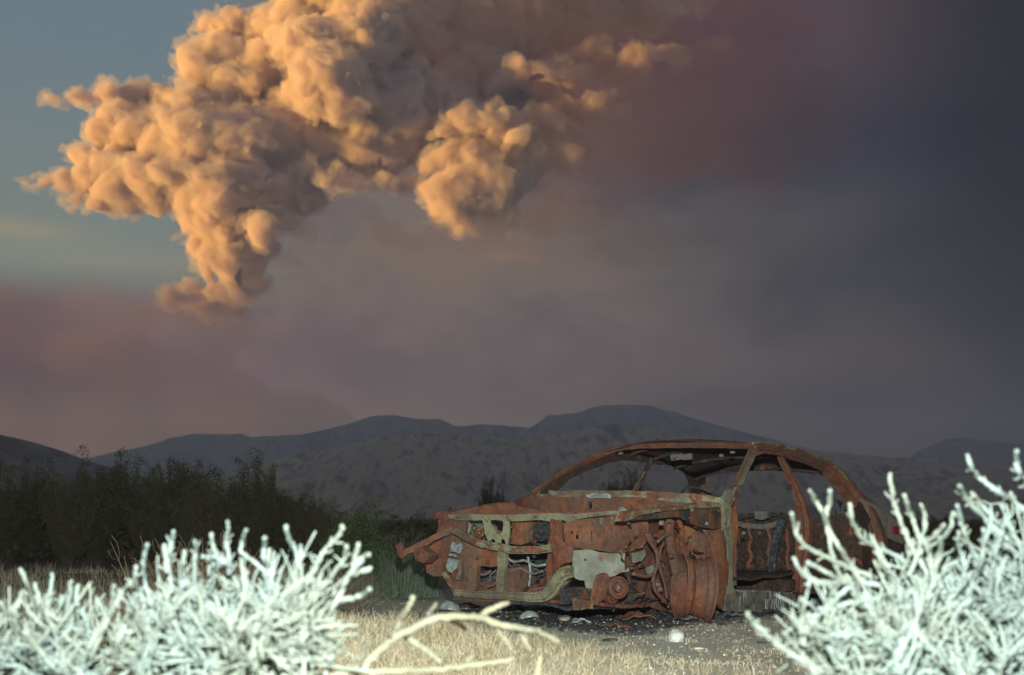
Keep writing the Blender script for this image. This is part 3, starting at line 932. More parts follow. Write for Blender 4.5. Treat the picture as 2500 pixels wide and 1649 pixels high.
# near windscreen pillar, in two pressed layers
beam('windscreen_pillar', 0, [(1776, 1230), (1790, 1200), (1812, 1156), (1830, 1112), (1842, 1093)], [YP(.80), YP(.77), YP(.72), YP(.68), YP(.66)], .030, .028, M_rust, up=(-.3, 1, 0))
beam('pillar_flange', 0, [(1783, 1232), (1797, 1200), (1818, 1160), (1838, 1116), (1850, 1098)], [YP(.83), YP(.80), YP(.75), YP(.71), YP(.69)], .014, .022, M_halfpale, up=(-.3, 1, 0))
# near roof rail running back into the rear pillar
rail = [(1836, 1092), (1860, 1089), (1890, 1094), (1925, 1103), (1965, 1116), (2003, 1132), (2040, 1162), (2078, 1206), (2108, 1250), (2128, 1296), (2140, 1350)]
rp = [YP(v) for v in (.66, .66, .66, .66, .66, .66, .68, .72, .76, .80, .80)]
beam('roof_rail', 0, rail, rp, .042, .045, M_rust, up=(0, 1, .4), widths=[.75, .75, .8, .9, 1.05, 1.35, 1.7, 1.9, 2.1, 2.4, 2.6], label='rusted side rail curving down into the rear pillar')
beam('drip_gutter', 0, [(1838, 1083), (1862, 1081), (1892, 1085), (1930, 1094), (1972, 1106), (2012, 1122), (2050, 1150), (2086, 1192), (2112, 1228)], [YP(.70)] * 5 + [YP(.72), YP(.75), YP(.78), YP(.80)], .012, .012, M_halfpale, up=(0, 1, .4))
beam('door_rail', 0, [(1836, 1122), (1846, 1110), (1868, 1104), (1900, 1108), (1935, 1120), (1975, 1133), (2010, 1150)], YP(.72), .012, .014, M_rust, up=(0, 1, .4))
# centre pillar
beam('centre_pillar', 0, [(1903, 1112), (1922, 1150), (1944, 1196), (1958, 1245), (1964, 1290), (1960, 1345), (1955, 1400), (1950, 1452)], [YP(.67), YP(.70), YP(.74), YP(.78), YP(.80), YP(.80), YP(.80), YP(.80)], .030, .03, M_rust, up=(0, 1, 0), widths=[.9, 1.0, 1.2, 1.8, 2.2, 2.1, 1.9, 1.9], label='rusted centre pillar widening towards the sill')
# windscreen header
beam('windscreen_header', 0, [(1472, 1107), (1516, 1094), (1575, 1088), (1660, 1087), (1750, 1087), (1838, 1089)], [YP(-.62), YP(-.52), YP(-.33), YP(-.05), YP(.3), YP(.66)], .028, .022, M_rust, up=(.6, 0, 1))
# far windscreen pillar
beam('windscreen_pillar', 0, [(1300, 1206), (1354, 1168), (1417, 1134), (1470, 1109), (1500, 1098)], [YP(-.78), YP(-.74), YP(-.69), YP(-.63), YP(-.6)], .020, .03, M_rust, up=(-.4, -1, .8))
panel('pillar_inner_panel', 0, [(1318, 1204), (1380, 1160), (1440, 1132), (1492, 1108), (1540, 1098), (1592, 1104), (1584, 1130), (1528, 1124), (1490, 1130), (1448, 1145), (1392, 1170), (1354, 1208)], YP(-.66), M_sootdim, dent=.008)
# roof skin and its underside braces
def roof():
    mb = MB()
    fr = [L3(0, 1476, 1104, YP(-.60)), L3(0, 1560, 1087, YP(-.36)), L3(0, 1660, 1085, YP(-.05)), L3(0, 1750, 1085, YP(.3)), L3(0, 1838, 1088, YP(.64))]
    fr = catmull(fr, 4)
    n = len(fr); rows = 9; V = []
    for j in range(rows):
        t = j / (rows - 1)
        for i, p in enumerate(fr):
            s = i / (n - 1)
            q = np.array(p) + np.array([-1.40 * t, 0, .035 * math.sin(math.pi * s) + .035 * math.sin(math.pi * min(1, t * 1.1)) - .17 * t * t])
            q[2] += .012 * (vnoise(np.array([q[0] * 5.]), np.array([q[1] * 5.]), 4)[0] - .5)
            V.append(q)
    V = np.array(V); m = len(V)
    V2 = V - np.array([0, 0, .014]); Fc = []
    for j in range(rows - 1):
        for i in range(n - 1):
            a = j * n + i; Fc.append((a, a + 1, a + n + 1, a + n)); Fc.append((m + a, m + a + n, m + a + n + 1, m + a + 1))
    bd = [(i, i + 1) for i in range(n - 1)] + [(i * n + n - 1, (i + 1) * n + n - 1) for i in range(rows - 1)] + [((rows - 1) * n + i + 1, (rows - 1) * n + i) for i in range(n - 1)] + [((i + 1) * n, i * n) for i in range(rows - 1)]
    Fc += [(b, a, m + a, m + b) for a, b in bd]
    mb.add(np.vstack([V, V2]), Fc)
    o = mb.build('roof', M_sootdim, car, smooth=True)
    o['label'] = 'scorched roof skin, its darkened sooty underside in view'
    for j in (2, 4, 6, 8):
        b = MB(); row = V[j * n:(j + 1) * n] - np.array([0, 0, .034])
        beam_pts(b, row[::3], .030, .016, HAT, (0, 0, 1), .002, j, sub=3)
        b.build('roof_bow', M_sootdim, o)
roof()
# sun visor brackets, header clips
panel('visor_bracket', 3, [(1690, 240), (1945, 228), (1950, 290), (1700, 312)], Plane(-1.45, -.6, -1.62, .66), M_grey, holes=[[(1735, 278), (1755, 278), (1755, 296), (1735, 296)]], dent=.002, step=.03)
for zx, zy in ((1123, 226), (2290, 250)):
    p = L3(3, zx, zy, Plane(-1.4, -.6, -1.6, .66)); MB().box(p, (.02, .03, .022)).build('trim_clip', M_zinc, car)
for zx, zy in ((50, 180), (905, 172)):
    p = L3(2, zx, zy, Plane(-1.4, -.6, -1.6, .66)); MB().box(p, (.02, .035, .018)).build('trim_clip', M_zinc, car)
# far side: thin centre pillar, rear pillar, upper rail
beam('centre_pillar', 3, [(1455, 335), (1400, 440), (1330, 570), (1262, 705), (1235, 760)], YP(-.68), .016, .030, M_rustdark, up=(0, 1, 0))
beam('door_seal_strip', 3, [(1400, 440), (1350, 520), (1290, 610), (1232, 705)], YP(-.645), .006, .008, M_pale, up=(0, 1, 0))
panel('rear_pillar', 3, [(1500, 350), (1660, 360), (1780, 400), (1860, 450), (1905, 540), (1915, 720), (2180, 760), (2150, 640), (2115, 560), (2120, 480), (2200, 450), (2377, 430), (2377, 330), (1480, 280)], YP(-.64), M_sootdim, dent=.02, label='scorched far rear pillar')
panel('rear_header', 2, [(660, 300), (1000, 260), (1300, 240), (1520, 235), (1520, 268), (1300, 292), (1040, 314), (700, 336)], Plane(-2.72, -.62, -2.92, .66), M_sootdim, dent=.006)
MB().add(*(lambda mb: (np.concatenate(mb.V), mb.F))(MB().tube(np.array([L3(3, x, y, YP(-.70)) for x, y in ((1345, 650), (1370, 672), (1395, 655), (1385, 610), (1350, 605))]), .007, 5))).build('mirror_stub', M_char, car)
panel('door_latch', 4, [(790, 565), (850, 570), (858, 630), (795, 630)], YP(.72), M_char, dent=.002, step=.03)

# ---------------------------------------------------------------- cowl, bulkhead
cow = [(1298, 1211), (1360, 1209), (1440, 1209), (1530, 1210), (1600, 1211), (1680, 1216), (1730, 1222), (1774, 1228)]
beam('cowl_top', 0, cow, P_fw, .020, .035, M_halfpale, up=(0, 0, 1), jit=.003, prof=BOX)
panel('bulkhead', 0, [(1292, 1214), (1400, 1213), (1530, 1214), (1680, 1220), (1778, 1230), (1778, 1330), (1640, 1420), (1420, 1440), (1250, 1430), (1200, 1330), (1230, 1240)], Plane(-.50, -.80, -.83, .80), M_orange, dent=.02, holes=[pl(3, [(745, 775), (765, 765), (785, 800), (780, 850), (760, 870), (748, 830)]) and [(1437, 1226), (1442, 1224), (1446, 1231), (1444, 1243), (1439, 1244), (1436, 1234)]], label='orange rusted bulkhead')
panel('torn_foil', 3, [(720, 695), (800, 688), (900, 696), (985, 690), (1025, 710), (1028, 750), (900, 742), (800, 748), (740, 735)], Plane(-.50, -.80, -.82, .80), M_alu, dent=.006, step=.03, off=.03, label='pale strip of metal on the cowl')
panel('cowl_flange', 3, [(1560, 745), (1900, 735), (1960, 795), (1880, 805), (1700, 790), (1540, 765)], Plane(-.48, -.80, -.80, .80), M_pale, dent=.004, step=.04)
# steering wheel and column
def steering():
    c = L3(3, 2060, 770, YP(.36)); ax = np.array([.55, 0, -.75]); ax /= np.linalg.norm(ax)
    u = np.array([0, 1., 0]); v = np.cross(ax, u)
    ring = [c + .165 * (math.cos(a) * u + math.sin(a) * v) for a in np.linspace(0, 2 * math.pi, 40)[:-1]]
    o = MB().tube(ring, .011, 6, closed=True, up=tuple(ax)).build('steering_wheel', M_char, car, smooth=True)
    for a in (.3, 2.84, -1.57):
        MB().tube([c, c + .16 * (math.cos(a) * u + math.sin(a) * v)], .008, 5).build('spoke', M_rust, o)
    MB().tube([c, c + ax * .45], .028, 8).build('steering_column', M_rust, car)
steering()
panel('melted_bracket', 3, [(2200, 565), (2190, 600), (2150, 640), (2155, 700), (2135, 760), (2095, 765), (2085, 710), (2066, 660), (2080, 610), (2130, 575)], YP(.30), M_rust, thick=.03, dent=.01, step=.03, label='twisted red bracket behind the cowl')

# ---------------------------------------------------------------- front end
# upper tie bar, cream paint left on it
panel('upper_tie_bar', 1, [(440, 650), (640, 642), (860, 652), (1060, 642), (1250, 637), (1400, 645), (1560, 630), (1750, 618), (1760, 645), (1640, 655), (1530, 668), (1440, 685), (1360, 705), (1330, 690), (1250, 708), (1215, 700), (1160, 690), (1000, 700), (880, 698), (760, 690), (560, 696), (460, 680)], P_front, M_pale, thick=.05, dent=.006, rag=.002, holes=[[(1402, 658), (1412, 658), (1412, 668), (1402, 668)], [(1452, 656), (1460, 656), (1460, 664), (1452, 664)], [(1520, 652), (1530, 652), (1530, 660), (1520, 660)]], label='cream painted upper cross bar of the front end')
panel('hood_slam_panel', 1, [(430, 655), (480, 632), (620, 600), (830, 565), (950, 560), (1000, 590), (1200, 620), (1500, 632), (1560, 640), (1250, 648), (860, 660), (640, 652)], Plane(.50, -.80, .10, .80), M_rust, dent=.02, thick=.03)
# far wing rail and apron
panel('wing_rail', 1, [(350, 640), (400, 620), (460, 628), (620, 595), (830, 558), (960, 555), (1000, 530), (1090, 500), (1150, 505), (1120, 540), (1240, 530), (1400, 560), (1400, 640), (900, 640), (480, 660), (360, 680)], Plane(.50, -.80, -.45, -.72), M_orange, dent=.02, thick=.03, label='far wing rail running back to the windscreen')
panel('wing_apron', 1, [(350, 635), (455, 640), (520, 690), (560, 700), (560, 860), (620, 900), (640, 1000), (560, 1120), (600, 1240), (500, 1270), (430, 1120), (400, 1000), (300, 960), (330, 840), (345, 740)], P_front, M_rust, dent=.03, thick=.03, off=-.05, bulge=.03, label='dented red-brown far wing apron')
# bent bumper arm sticking out on the left
beam('bumper_arm', 1, [(78, 880), (98, 960), (160, 925), (260, 870), (380, 815), (470, 780)], [XP(.80), XP(.82), XP(.80), XP(.74), XP(.66), XP(.60)], .022, .028, M_rust, up=(0, 0, 1), label='bent bumper arm sticking out at the left')
panel('headlamp_housing', 1, [(190, 930), (300, 870), (440, 800), (560, 850), (640, 880), (800, 900), (840, 960), (780, 1050), (640, 1045), (630, 1160), (620, 1230), (560, 1250), (500, 1240), (420, 1100), (290, 1060), (280, 1010), (190, 990)], P_fbar, M_rust, dent=.035, thick=.04, off=-.06, label='crumpled far headlamp housing')
panel('bumper_stay', 1, [(275, 1000), (400, 985), (410, 1120), (340, 1122), (290, 1090)], P_fbar, M_orange, dent=.02, thick=.08, off=.0)
panel('bumper_end', 1, [(180, 920), (240, 895), (330, 960), (270, 1020), (200, 1000)], XP(.80), M_rust, dent=.02, thick=.08)
panel('lamp_bracket', 5, [(660, 630), (690, 625), (712, 665), (750, 668), (770, 640), (812, 655), (800, 730), (775, 803), (630, 765)], P_fbar, M_alu, dent=.004, thick=.012, off=.03, step=.03, label='bright grey notched bracket on the far front corner')
panel('lamp_bracket', 5, [(622, 792), (725, 815), (715, 850), (612, 830)], P_fbar, M_alu, dent=.003, thick=.012, off=.03, step=.03)
panel('lamp_bracket', 5, [(600, 865), (742, 890), (720, 1020), (650, 1078), (600, 1055), (572, 985)], P_fbar, M_alu, dent=.004, thick=.012, off=.03, step=.03)
beam('lower_strut', 1, [(425, 1095), (455, 1150), (495, 1210), (520, 1262)], P_fbar, .018, .02, M_halfpale, up=(1, 0, 0))
beam('lower_strut', 1, [(492, 1080), (497, 1140), (495, 1210)], P_fbar, .012, .014, M_orange, up=(1, 0, 0))
beam('lower_strut', 1, [(540, 1000), (540, 1090), (520, 1150)], P_fbar, .014, .012, M_halfpale, up=(1, 0, 0))
# hood latch support: fork and post
panel('latch_fork', 5, [(1108, 300), (1130, 262), (1165, 262), (1210, 300), (1225, 360), (1290, 420), (1335, 500), (1375, 500), (1405, 460), (1412, 380), (1408, 300), (1435, 280), (1480, 300), (1500, 380), (1500, 520), (1480, 660), (1452, 668), (1440, 600), (1405, 575), (1375, 600), (1372, 690), (1310, 700), (1290, 600), (1250, 570), (1210, 620), (1180, 590), (1140, 500), (1122, 400)], P_front, M_pale, holes=[[(1145, 285), (1165, 285), (1165, 312), (1145, 312)], [(1425, 300), (1442, 300), (1442, 325), (1425, 325)]], thick=.016, dent=.006, step=.03, off=.03, label='cream forked hood latch support')
panel('latch_post', 5, [(1298, 760), (1400, 780), (1425, 830), (1412, 980), (1390, 1200), (1378, 1330), (1400, 1420), (1250, 1420), (1272, 1300), (1288, 1000)], P_fbar, M_pale, holes=[[(1324, 850), (1336, 850), (1336, 880), (1324, 880)], [(1312, 1068), (1326, 1068), (1326, 1092), (1312, 1092)], [(1306, 1130), (1320, 1130), (1320, 1158), (1306, 1158)]], thick=.03, dent=.006, step=.04, label='cream painted upright with a row of holes')
# brown bar sagging across the front
beam('impact_bar', 1, [(470, 758), (540, 790), (630, 840), (740, 876), (840, 898), (960, 918), (1090, 920), (1180, 912), (1240, 905)], Plane(.68, -.80, .47, .80), .026, .020, M_halfpale, up=(1, 0, 0), label='sagging brown impact bar across the front', seed=3)
# lower crossmember, swept up at its near end
beam('lower_crossmember', 1, [(505, 1248), (620, 1256), (740, 1262), (860, 1268), (990, 1275), (1110, 1280), (1190, 1272), (1245, 1235), (1290, 1170), (1330, 1105), (1400, 1085)], P_fbar, .030, .028, M_pale, up=(1, 0, 0), widths=[.8, .8, .9, .9, 1, 1.05, 1.2, 1.5, 1.6, 1.5, 1.3], label='cream lower crossmember swept up at its near end')
beam('undertray_edge', 1, [(520, 1285), (700, 1300), (900, 1308), (1100, 1318), (1250, 1312), (1400, 1320)], P_front, .022, .06, M_rustdark, up=(1, 0, 0))
panel('chassis_leg', 1, [(1310, 1120), (1400, 1065), (1425, 1110), (1360, 1180), (1330, 1235), (1255, 1310), (1210, 1300), (1290, 1210)], Plane(.46, .0, .20, .80), M_halfpale, thick=.06, dent=.01)
# near uprights
beam('headlamp_post', 1, [(1262, 690), (1262, 780), (1250, 850), (1225, 905)], P_front, .022, .03, M_rust, up=(1, 0, 0))
beam('headlamp_post', 1, [(1310, 700), (1305, 790), (1300, 870)], P_front, .024, .03, M_rust, up=(1, 0, 0), seed=8)
beam('side_post', 1, [(1240, 900), (1236, 1000), (1232, 1100), (1228, 1250)], P_front, .020, .03, M_orange, up=(1, 0, 0))
panel('headlamp_box', 1, [(1245, 880), (1330, 855), (1400, 880), (1405, 1010), (1350, 1020), (1300, 1060), (1262, 1090), (1250, 1010)], P_front, M_rust, thick=.10, dent=.03, bulge=.03, label='dark red crumpled box beside the near headlamp opening')
# inner front panel
panel('inner_wing_panel', 1, [(1335, 715), (1420, 690), (1530, 672), (1640, 660), (1800, 665), (1960, 660), (1990, 720), (1985, 840), (1940, 905), (1860, 930), (1700, 940), (1560, 915), (1420, 900), (1345, 870), (1338, 790)], P_diag, M_orange, dent=.03, bulge=.05, thick=.014, holes=[[(1386, 775), (1398, 772), (1402, 792), (1390, 798)], [(1420, 805), (1438, 800), (1442, 830), (1424, 836)], [(1533, 770), (1538, 770), (1540, 855), (1534, 855)], [(1655, 850), (1668, 845), (1664, 862), (1656, 862)]], label='orange-red inner wing panel with round holes')
beam('panel_rib', 1, [(1620, 672), (1622, 740), (1618, 830)], Plane(.46, .30, -.08, .70), .014, .010, M_halfpale, up=(1, 1, 0))
beam('panel_rib', 1, [(1700, 668), (1704, 760), (1700, 860)], Plane(.46, .30, -.08, .70), .010, .010, M_halfpale, up=(1, 1, 0))
panel('bare_metal_panel', 1, [(1405, 925), (1500, 915), (1545, 918), (1600, 935), (1700, 945), (1800, 942), (1798, 1080), (1830, 1050), (1828, 1085), (1770, 1090), (1730, 1110), (1700, 1130), (1690, 1180), (1655, 1190), (1660, 1120), (1640, 1100), (1600, 1120), (1590, 1150), (1583, 1180), (1580, 1225), (1566, 1246), (1560, 1218), (1530, 1212), (1512, 1218), (1500, 1212), (1492, 1180), (1488, 1152), (1450, 1148), (1420, 1138), (1395, 1080), (1398, 990)], Plane(.46, .30, -.04, .66), M_zinc, holes=[[(1485, 985), (1500, 985), (1500, 1002), (1485, 1002)]], dent=.012, thick=.01, off=.02, label='bare pale metal panel with a torn lower edge')
panel('bare_metal_scrap', 1, [(1865, 945), (1960, 918), (1965, 960), (1940, 1000), (1890, 1015), (1870, 1018)], Plane(.2, .60, -.5, .70), M_zinc, dent=.01, thick=.01)
panel('bare_metal_scrap', 1, [(1975, 1050), (2020, 1035), (2028, 1090), (2005, 1125), (1975, 1100)], Plane(.2, .60, -.5, .70), M_zinc, dent=.01, thick=.01)
panel('triangular_gusset', 2, [(45, 595), (60, 590), (150, 640), (75, 690), (35, 650)], Plane(.34, .70, .0, .86), M_zinc, dent=.004, thick=.02, label='pale green triangular plate at the near front corner')
# near wing rail up to the windscreen pillar
panel('wing_rail', 2, [(60, 625), (150, 612), (330, 600), (500, 578), (660, 562), (780, 566), (850, 580), (848, 600), (740, 592), (560, 600), (400, 618), (200, 650), (100, 690), (30, 700)], YP(.78), M_halfpale, thick=.05, dent=.006, off=.02, label='near wing rail rising to the windscreen')
panel('wing_skin', 2, [(90, 670), (200, 640), (400, 608), (560, 590), (740, 586), (850, 598), (850, 750), (780, 760), (640, 740), (560, 700), (490, 668), (300, 680), (100, 700)], YP(.76), M_rustdark, dent=.02, thick=.02, label='scorched strip of the near wing')
# suspension tower and inner arch
panel('inner_arch', 2, [(60, 690), (300, 680), (500, 665), (640, 730), (740, 750), (740, 1360), (660, 1400), (430, 1400), (300, 1360), (240, 1250), (120, 1180), (60, 1040), (100, 950), (200, 920)], YP(.50), M_rust, dent=.04, thick=.02, bulge=-.05, label='rusted inner wheel arch')
beam('arch_edge', 2, [(490, 690), (512, 780), (520, 900), (528, 1020), (510, 1160), (480, 1300), (445, 1400)], YP(.64), .010, .022, M_orange, up=(0, 1, 0))
beam('suspension_strut', 2, [(430, 690), (420, 800), (440, 950), (470, 1100)], YP(.66), .036, .036, M_rust, up=(0, 1, 0), prof=RND, label='rusted suspension strut')
def coil():
    a = L3(2, 425, 720, YP(.66)); b = L3(2, 455, 1000, YP(.66)); n = 90
    t = np.linspace(0, 1, n)[:, None]; ph = t[:, 0] * 2 * math.pi * 5.5
    pts = a * (1 - t) + b * t + np.stack([.055 * np.cos(ph), .055 * np.sin(ph), 0 * ph], 1)
    MB().tube(pts, .008, 5).build('coil_spring', M_rust, car, smooth=True)
for i, (pts, r, m_) in enumerate([
    ([(240, 790), (275, 860), (320, 930), (330, 1020), (300, 1120), (310, 1220), (400, 1330)], .015, M_rust),
    ([(255, 800), (280, 850)], .016, M_pale),
    ([(380, 860), (350, 930), (345, 1050), (385, 1180), (400, 1290)], .011, M_rust),
    ([(330, 860), (370, 820), (420, 800)], .010, M_grey),
    ([(140, 1100), (230, 1120), (300, 1110)], .012, M_rust),
]):
    P3 = catmull([L3(2, x, y, YP(.70)) for x, y in pts], 5)
    MB().tube(P3, r, 7).build('burnt_hose', m_, car, smooth=True)
# scraps of unburnt coating and bolts
for i, (zx, zy, s_, mm) in enumerate([(362, 712, .018, M_zinc), (705, 716, .016, M_alu), (440, 965, .018, M_orange), (335, 1185, .014, M_zinc), (352, 1220, .018, M_grey), (760, 1360, .016, M_zinc), (990, 790, .012, M_zinc)]):
    p = L3(2, zx, zy, YP(.765 if zy < 760 else .74))
    rnd = np.random.RandomState(i); MB().lathe([(0.0, -.01), (s_, -.01), (s_ * .8, .012), (0.0, .014)], p, (0, 1, .1), 7).build('bolt_head', mm, car)
# hub and drum
def drum(name, zx, zy, r, plane, mat, ax=(.5, 1, 0), hole=True, zz=1):
    c = L3(zz, zx, zy, plane)
    prof = [(r * .22, -.05), (r * .95, -.05), (r, -.03), (r, .03), (r * .86, .035), (r * .80, .01), (r * .5, .005), (r * .42, .04), (r * .22, .045)]
    o = MB().lathe(prof, c, ax, 28).build(name, mat, car, smooth=False)
    MB().lathe([(0, -.01), (r * .21, -.01), (r * .2, .02), (0, .02)], c, ax, 10).build('hub_nut', M_zinc, o)
    return o
drum('brake_drum', 1742, 1205, .072, YP(.66), M_rust)
drum('pulley', 1700, 1290, .035, YP(.62), M_rust)
panel('control_arm', 1, [(1610, 1110), (1660, 1095), (1690, 1130), (1675, 1220), (1640, 1300), (1590, 1345), (1555, 1335), (1575, 1240), (1590, 1160)], YP(.64), M_rust, holes=[[(1628, 1148), (1642, 1150), (1640, 1190), (1624, 1190)], [(1602, 1190), (1618, 1192), (1616, 1222), (1602, 1222)], [(1645, 1195), (1660, 1197), (1658, 1222), (1646, 1222)], [(1640, 1110), (1652, 1108), (1654, 1130), (1642, 1132)]], thick=.03, dent=.008, step=.03, label='red control arm with three round holes')
panel('control_arm_backing', 1, [(1600, 1130), (1660, 1110), (1672, 1230), (1600, 1240)], YP(.58), M_zinc, dent=.004)
beam('sway_bar', 1, [(1420, 1300), (1560, 1330), (1700, 1345), (1860, 1350), (1980, 1340)], YP(.60), .014, .014, M_rust, up=(0, 1, 0), prof=RND)
beam('subframe', 1, [(1330, 1275), (1450, 1262), (1600, 1280), (1760, 1290), (1900, 1270), (2040, 1300)], YP(.40), .05, .05, M_rustdark, up=(0, 1, 0))
panel('skid_plate', 1, [(1420, 1300), (1560, 1310), (1560, 1370), (1420, 1380)], YP(.66), M_halfpale, dent=.01, thick=.02)
# wheel rim, twisted on its hub and sunk in the sand
def rim():
    c = L3(2, 606, 1182, YP(.84)); c[2] = .200
    aw = np.array([math.cos(R(7)), math.sin(R(7)), -.11]); aw /= np.linalg.norm(aw)   # world axis, tilted
    ax = np.array([aw @ FW_, aw @ LF_, aw[2]])
    r = .222; h = .105
    outer = [(r * 1.0, -h), (r * 1.01, -h + .008), (r * .92, -h + .013), (r * .91, -.066), (r * .955, -.058), (r * .90, -.050), (r * .83, -.036), (r * .82, -.006), (r * .88, .010), (r * .88, .030), (r * .95, .040), (r * .90, .050), (r * .92, h - .022), (r * 1.0, h - .014), (r * 1.015, h)]
    inner = [(r * .97, h), (r * .88, h - .03), (r * .87, .05), (r * .82, -.01), (r * .84, -.05), (r * .90, -h + .018), (r * .97, -h)]
    o = MB().lathe(outer + inner, c, ax, 48).build('wheel_rim', M_rust, car, smooth=False)
    o['label'] = 'bare rusted steel wheel rim without a tyre'
    d = MB().lathe([(.03, .06), (.08, .065), (.10, .08), (.15, .075), (r * .88, .065), (r * .88, .06), (.15, .067), (.10, .072), (.08, .057), (.03, .052)], c, ax, 32).build('wheel_disc', M_rust, o)
rim()
# hinge pillar: orange sheet, cream edge with rusted-through holes
panel('hinge_panel', 2, [(735, 768), (790, 772), (855, 765), (875, 850), (880, 930), (868, 1010), (872, 1120), (862, 1230), (862, 1300), (850, 1372), (820, 1370), (770, 1310), (738, 1250), (735, 1100), (722, 960), (718, 860)], YP(.80), M_orange, dent=.016, thick=.02, bulge=.03, holes=[[(704 + 20, 800), (730, 790), (732, 860), (726, 870)]], label='bright orange rusted sheet in front of the door opening')
panel('hinge_pillar', 2, [(835, 560), (880, 545), (900, 600), (895, 680), (905, 760), (912, 870), (905, 950), (903, 1080), (908, 1180), (925, 1250), (905, 1300), (865, 1285), (858, 1200), (866, 1100), (860, 1000), (872, 930), (866, 850), (848, 760), (845, 660), (838, 610)], YP(.82), M_pale, holes=[[(864, 680), (878, 672), (884, 730), (872, 750), (864, 740)], [(864, 810), (874, 812), (874, 845), (866, 848)], [(862, 1085), (876, 1080), (880, 1130), (870, 1165), (863, 1150)]], thick=.03, dent=.010, step=.035, label='cream hinge pillar eaten through by rust')
beam('hinge_inner_edge', 2, [(915, 560), (918, 680), (922, 780), (912, 900), (908, 1060), (910, 1180)], YP(.72), .014, .03, M_orange, up=(0, 1, 0))
panel('pillar_joint', 2, [(828, 530), (862, 465), (885, 455), (912, 492), (935, 440), (915, 500), (888, 540), (895, 575), (850, 600), (835, 575)], YP(.825), M_zinc, thick=.02, dent=.006, step=.03)
# sill and floor
panel('rocker_panel', 2, [(850, 1262), (920, 1245), (1100, 1240), (1250, 1240), (1380, 1258), (1395, 1330), (1392, 1400), (1250, 1405), (1100, 1398), (960, 1395), (860, 1385)], YP(.82), M_sill, dent=.014, thick=.04, label='sooty sill with pale drips')
panel('sill_lip', 2, [(915, 1225), (1000, 1228), (1100, 1232), (1240, 1236), (1360, 1245), (1360, 1262), (1200, 1262), (1080, 1268), (1010, 1262), (960, 1246)], YP(.80), M_alu, dent=.008, thick=.10, step=.03)
def drips():
    for zx in (1160, 1178, 1212, 1226, 1240, 1258, 1275, 1290, 1345, 1368):
        rnd = np.random.RandomState(zx); y0 = 1290 + rnd.randint(10); y1 = 1350 + rnd.randint(45)
        a = L3(2, zx, y0, YP(.84)); b = L3(2, zx + rnd.randint(-8, 10), y1, YP(.842)); m = (a + b) / 2 + np.array([0.01, 0, 0])
        MB().tube(catmull([a, m, b], 3), .0045, 4).build('melted_drip', M_alu, car)
drips()
def slab(name, x0, x1, y0, y1, z, mat, th=.02, dent=.03, seed=1, label=None, parent=None):
    nx = max(2, int(abs(x1 - x0) / .09)); ny = max(2, int(abs(y1 - y0) / .09))
    X, Y = np.meshgrid(np.linspace(x0, x1, nx), np.linspace(y0, y1, ny), indexing='ij')
    Z = z + dent * (fbm(X * 5 + seed, Y * 5, 3, seed) - .5)
    V = np.stack([X, Y, Z], -1).reshape(-1, 3); n = len(V); Fc = []
    for i in range(nx - 1):
        for j in range(ny - 1):
            a = i * ny + j; q = (a, a + ny, a + ny + 1, a + 1); Fc.append(q[::-1]); Fc.append(tuple(n + k for k in q))
    bd = [(i * ny, (i + 1) * ny) for i in range(nx - 1)] + [((nx - 1) * ny + j, (nx - 1) * ny + j + 1) for j in range(ny - 1)] + [((i + 1) * ny + ny - 1, i * ny + ny - 1) for i in range(nx - 1)] + [(j + 1, j) for j in range(ny - 1)]
    Fc += [(a, b, n + b, n + a) for a, b in bd]
    o = mesh_np(name, np.vstack([V, V - np.array([0, 0, th])]), Fc, mat, parent or car)
    if label: o['label'] = label
    return o
slab('floor_pan', -.7, -3.3, -.78, .78, .24, M_sootdim, label='rusted floor pan strewn with ash')
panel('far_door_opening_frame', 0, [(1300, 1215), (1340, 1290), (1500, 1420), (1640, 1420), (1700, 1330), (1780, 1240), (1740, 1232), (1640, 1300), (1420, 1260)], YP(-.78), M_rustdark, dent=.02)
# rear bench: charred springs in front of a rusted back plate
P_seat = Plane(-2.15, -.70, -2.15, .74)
seat = panel('rear_seat_back', 2, [(905, 655), (1000, 640), (1200, 636), (1345, 660), (1420, 680), (1780, 640), (1880, 700), (1900, 1200), (1340, 1130), (905, 1100)], P_seat, M_sootdim, dent=.05, thick=.05, label='rusted rear seat back with burnt springs')
for i, zx in enumerate((935, 985, 1035, 1090, 1140, 1185, 1235, 1285, 1325)):
    rnd = np.random.RandomState(i)
    pts = [L3(2, zx + 9 * math.sin(k * (1.3 + .25 * (i % 4)) + i * 2) + rnd.randint(-9, 10), 760 + k * (36 + i % 5), Plane(-2.02, -.70, -2.02, .74)) for k in range(9)]
    MB().tube(catmull(pts, 3), (.007, .012, .018)[i % 3], 5).build('seat_spring', (M_char, M_sootdim, M_rust)[i % 3], seat)
beam('seat_crossbar', 2, [(940, 715), (1000, 730), (1090, 740), (1180, 738), (1280, 700)], Plane(-1.98, -.70, -1.98, .74), .022, .022, M_grey, up=(1, 0, 0), parent=seat)
beam('seat_crossbar', 2, [(940, 690), (1000, 668), (1100, 655), (1250, 655), (1270, 680)], Plane(-2.0, -.70, -2.0, .74), .008, .010, M_char, up=(1, 0, 0), parent=seat)
panel('seat_latch', 2, [(1070, 625), (1165, 622), (1172, 672), (1130, 690), (1075, 680)], Plane(-1.96, -.70, -1.96, .74), M_grey, thick=.05, dent=.006, parent=seat)
beam('seat_leg', 2, [(1290, 680), (1245, 820), (1215, 960), (1205, 1100)], Plane(-1.90, -.70, -1.90, .74), .030, .03, M_char, up=(1, 0, 0), parent=seat)
panel('seat_base', 2, [(905, 1110), (1100, 1108), (1340, 1150), (1345, 1232), (905, 1232)], Plane(-1.75, -.70, -1.75, .74), M_sootdim, thick=.25, dent=.03, label='rusted seat base behind the sill')
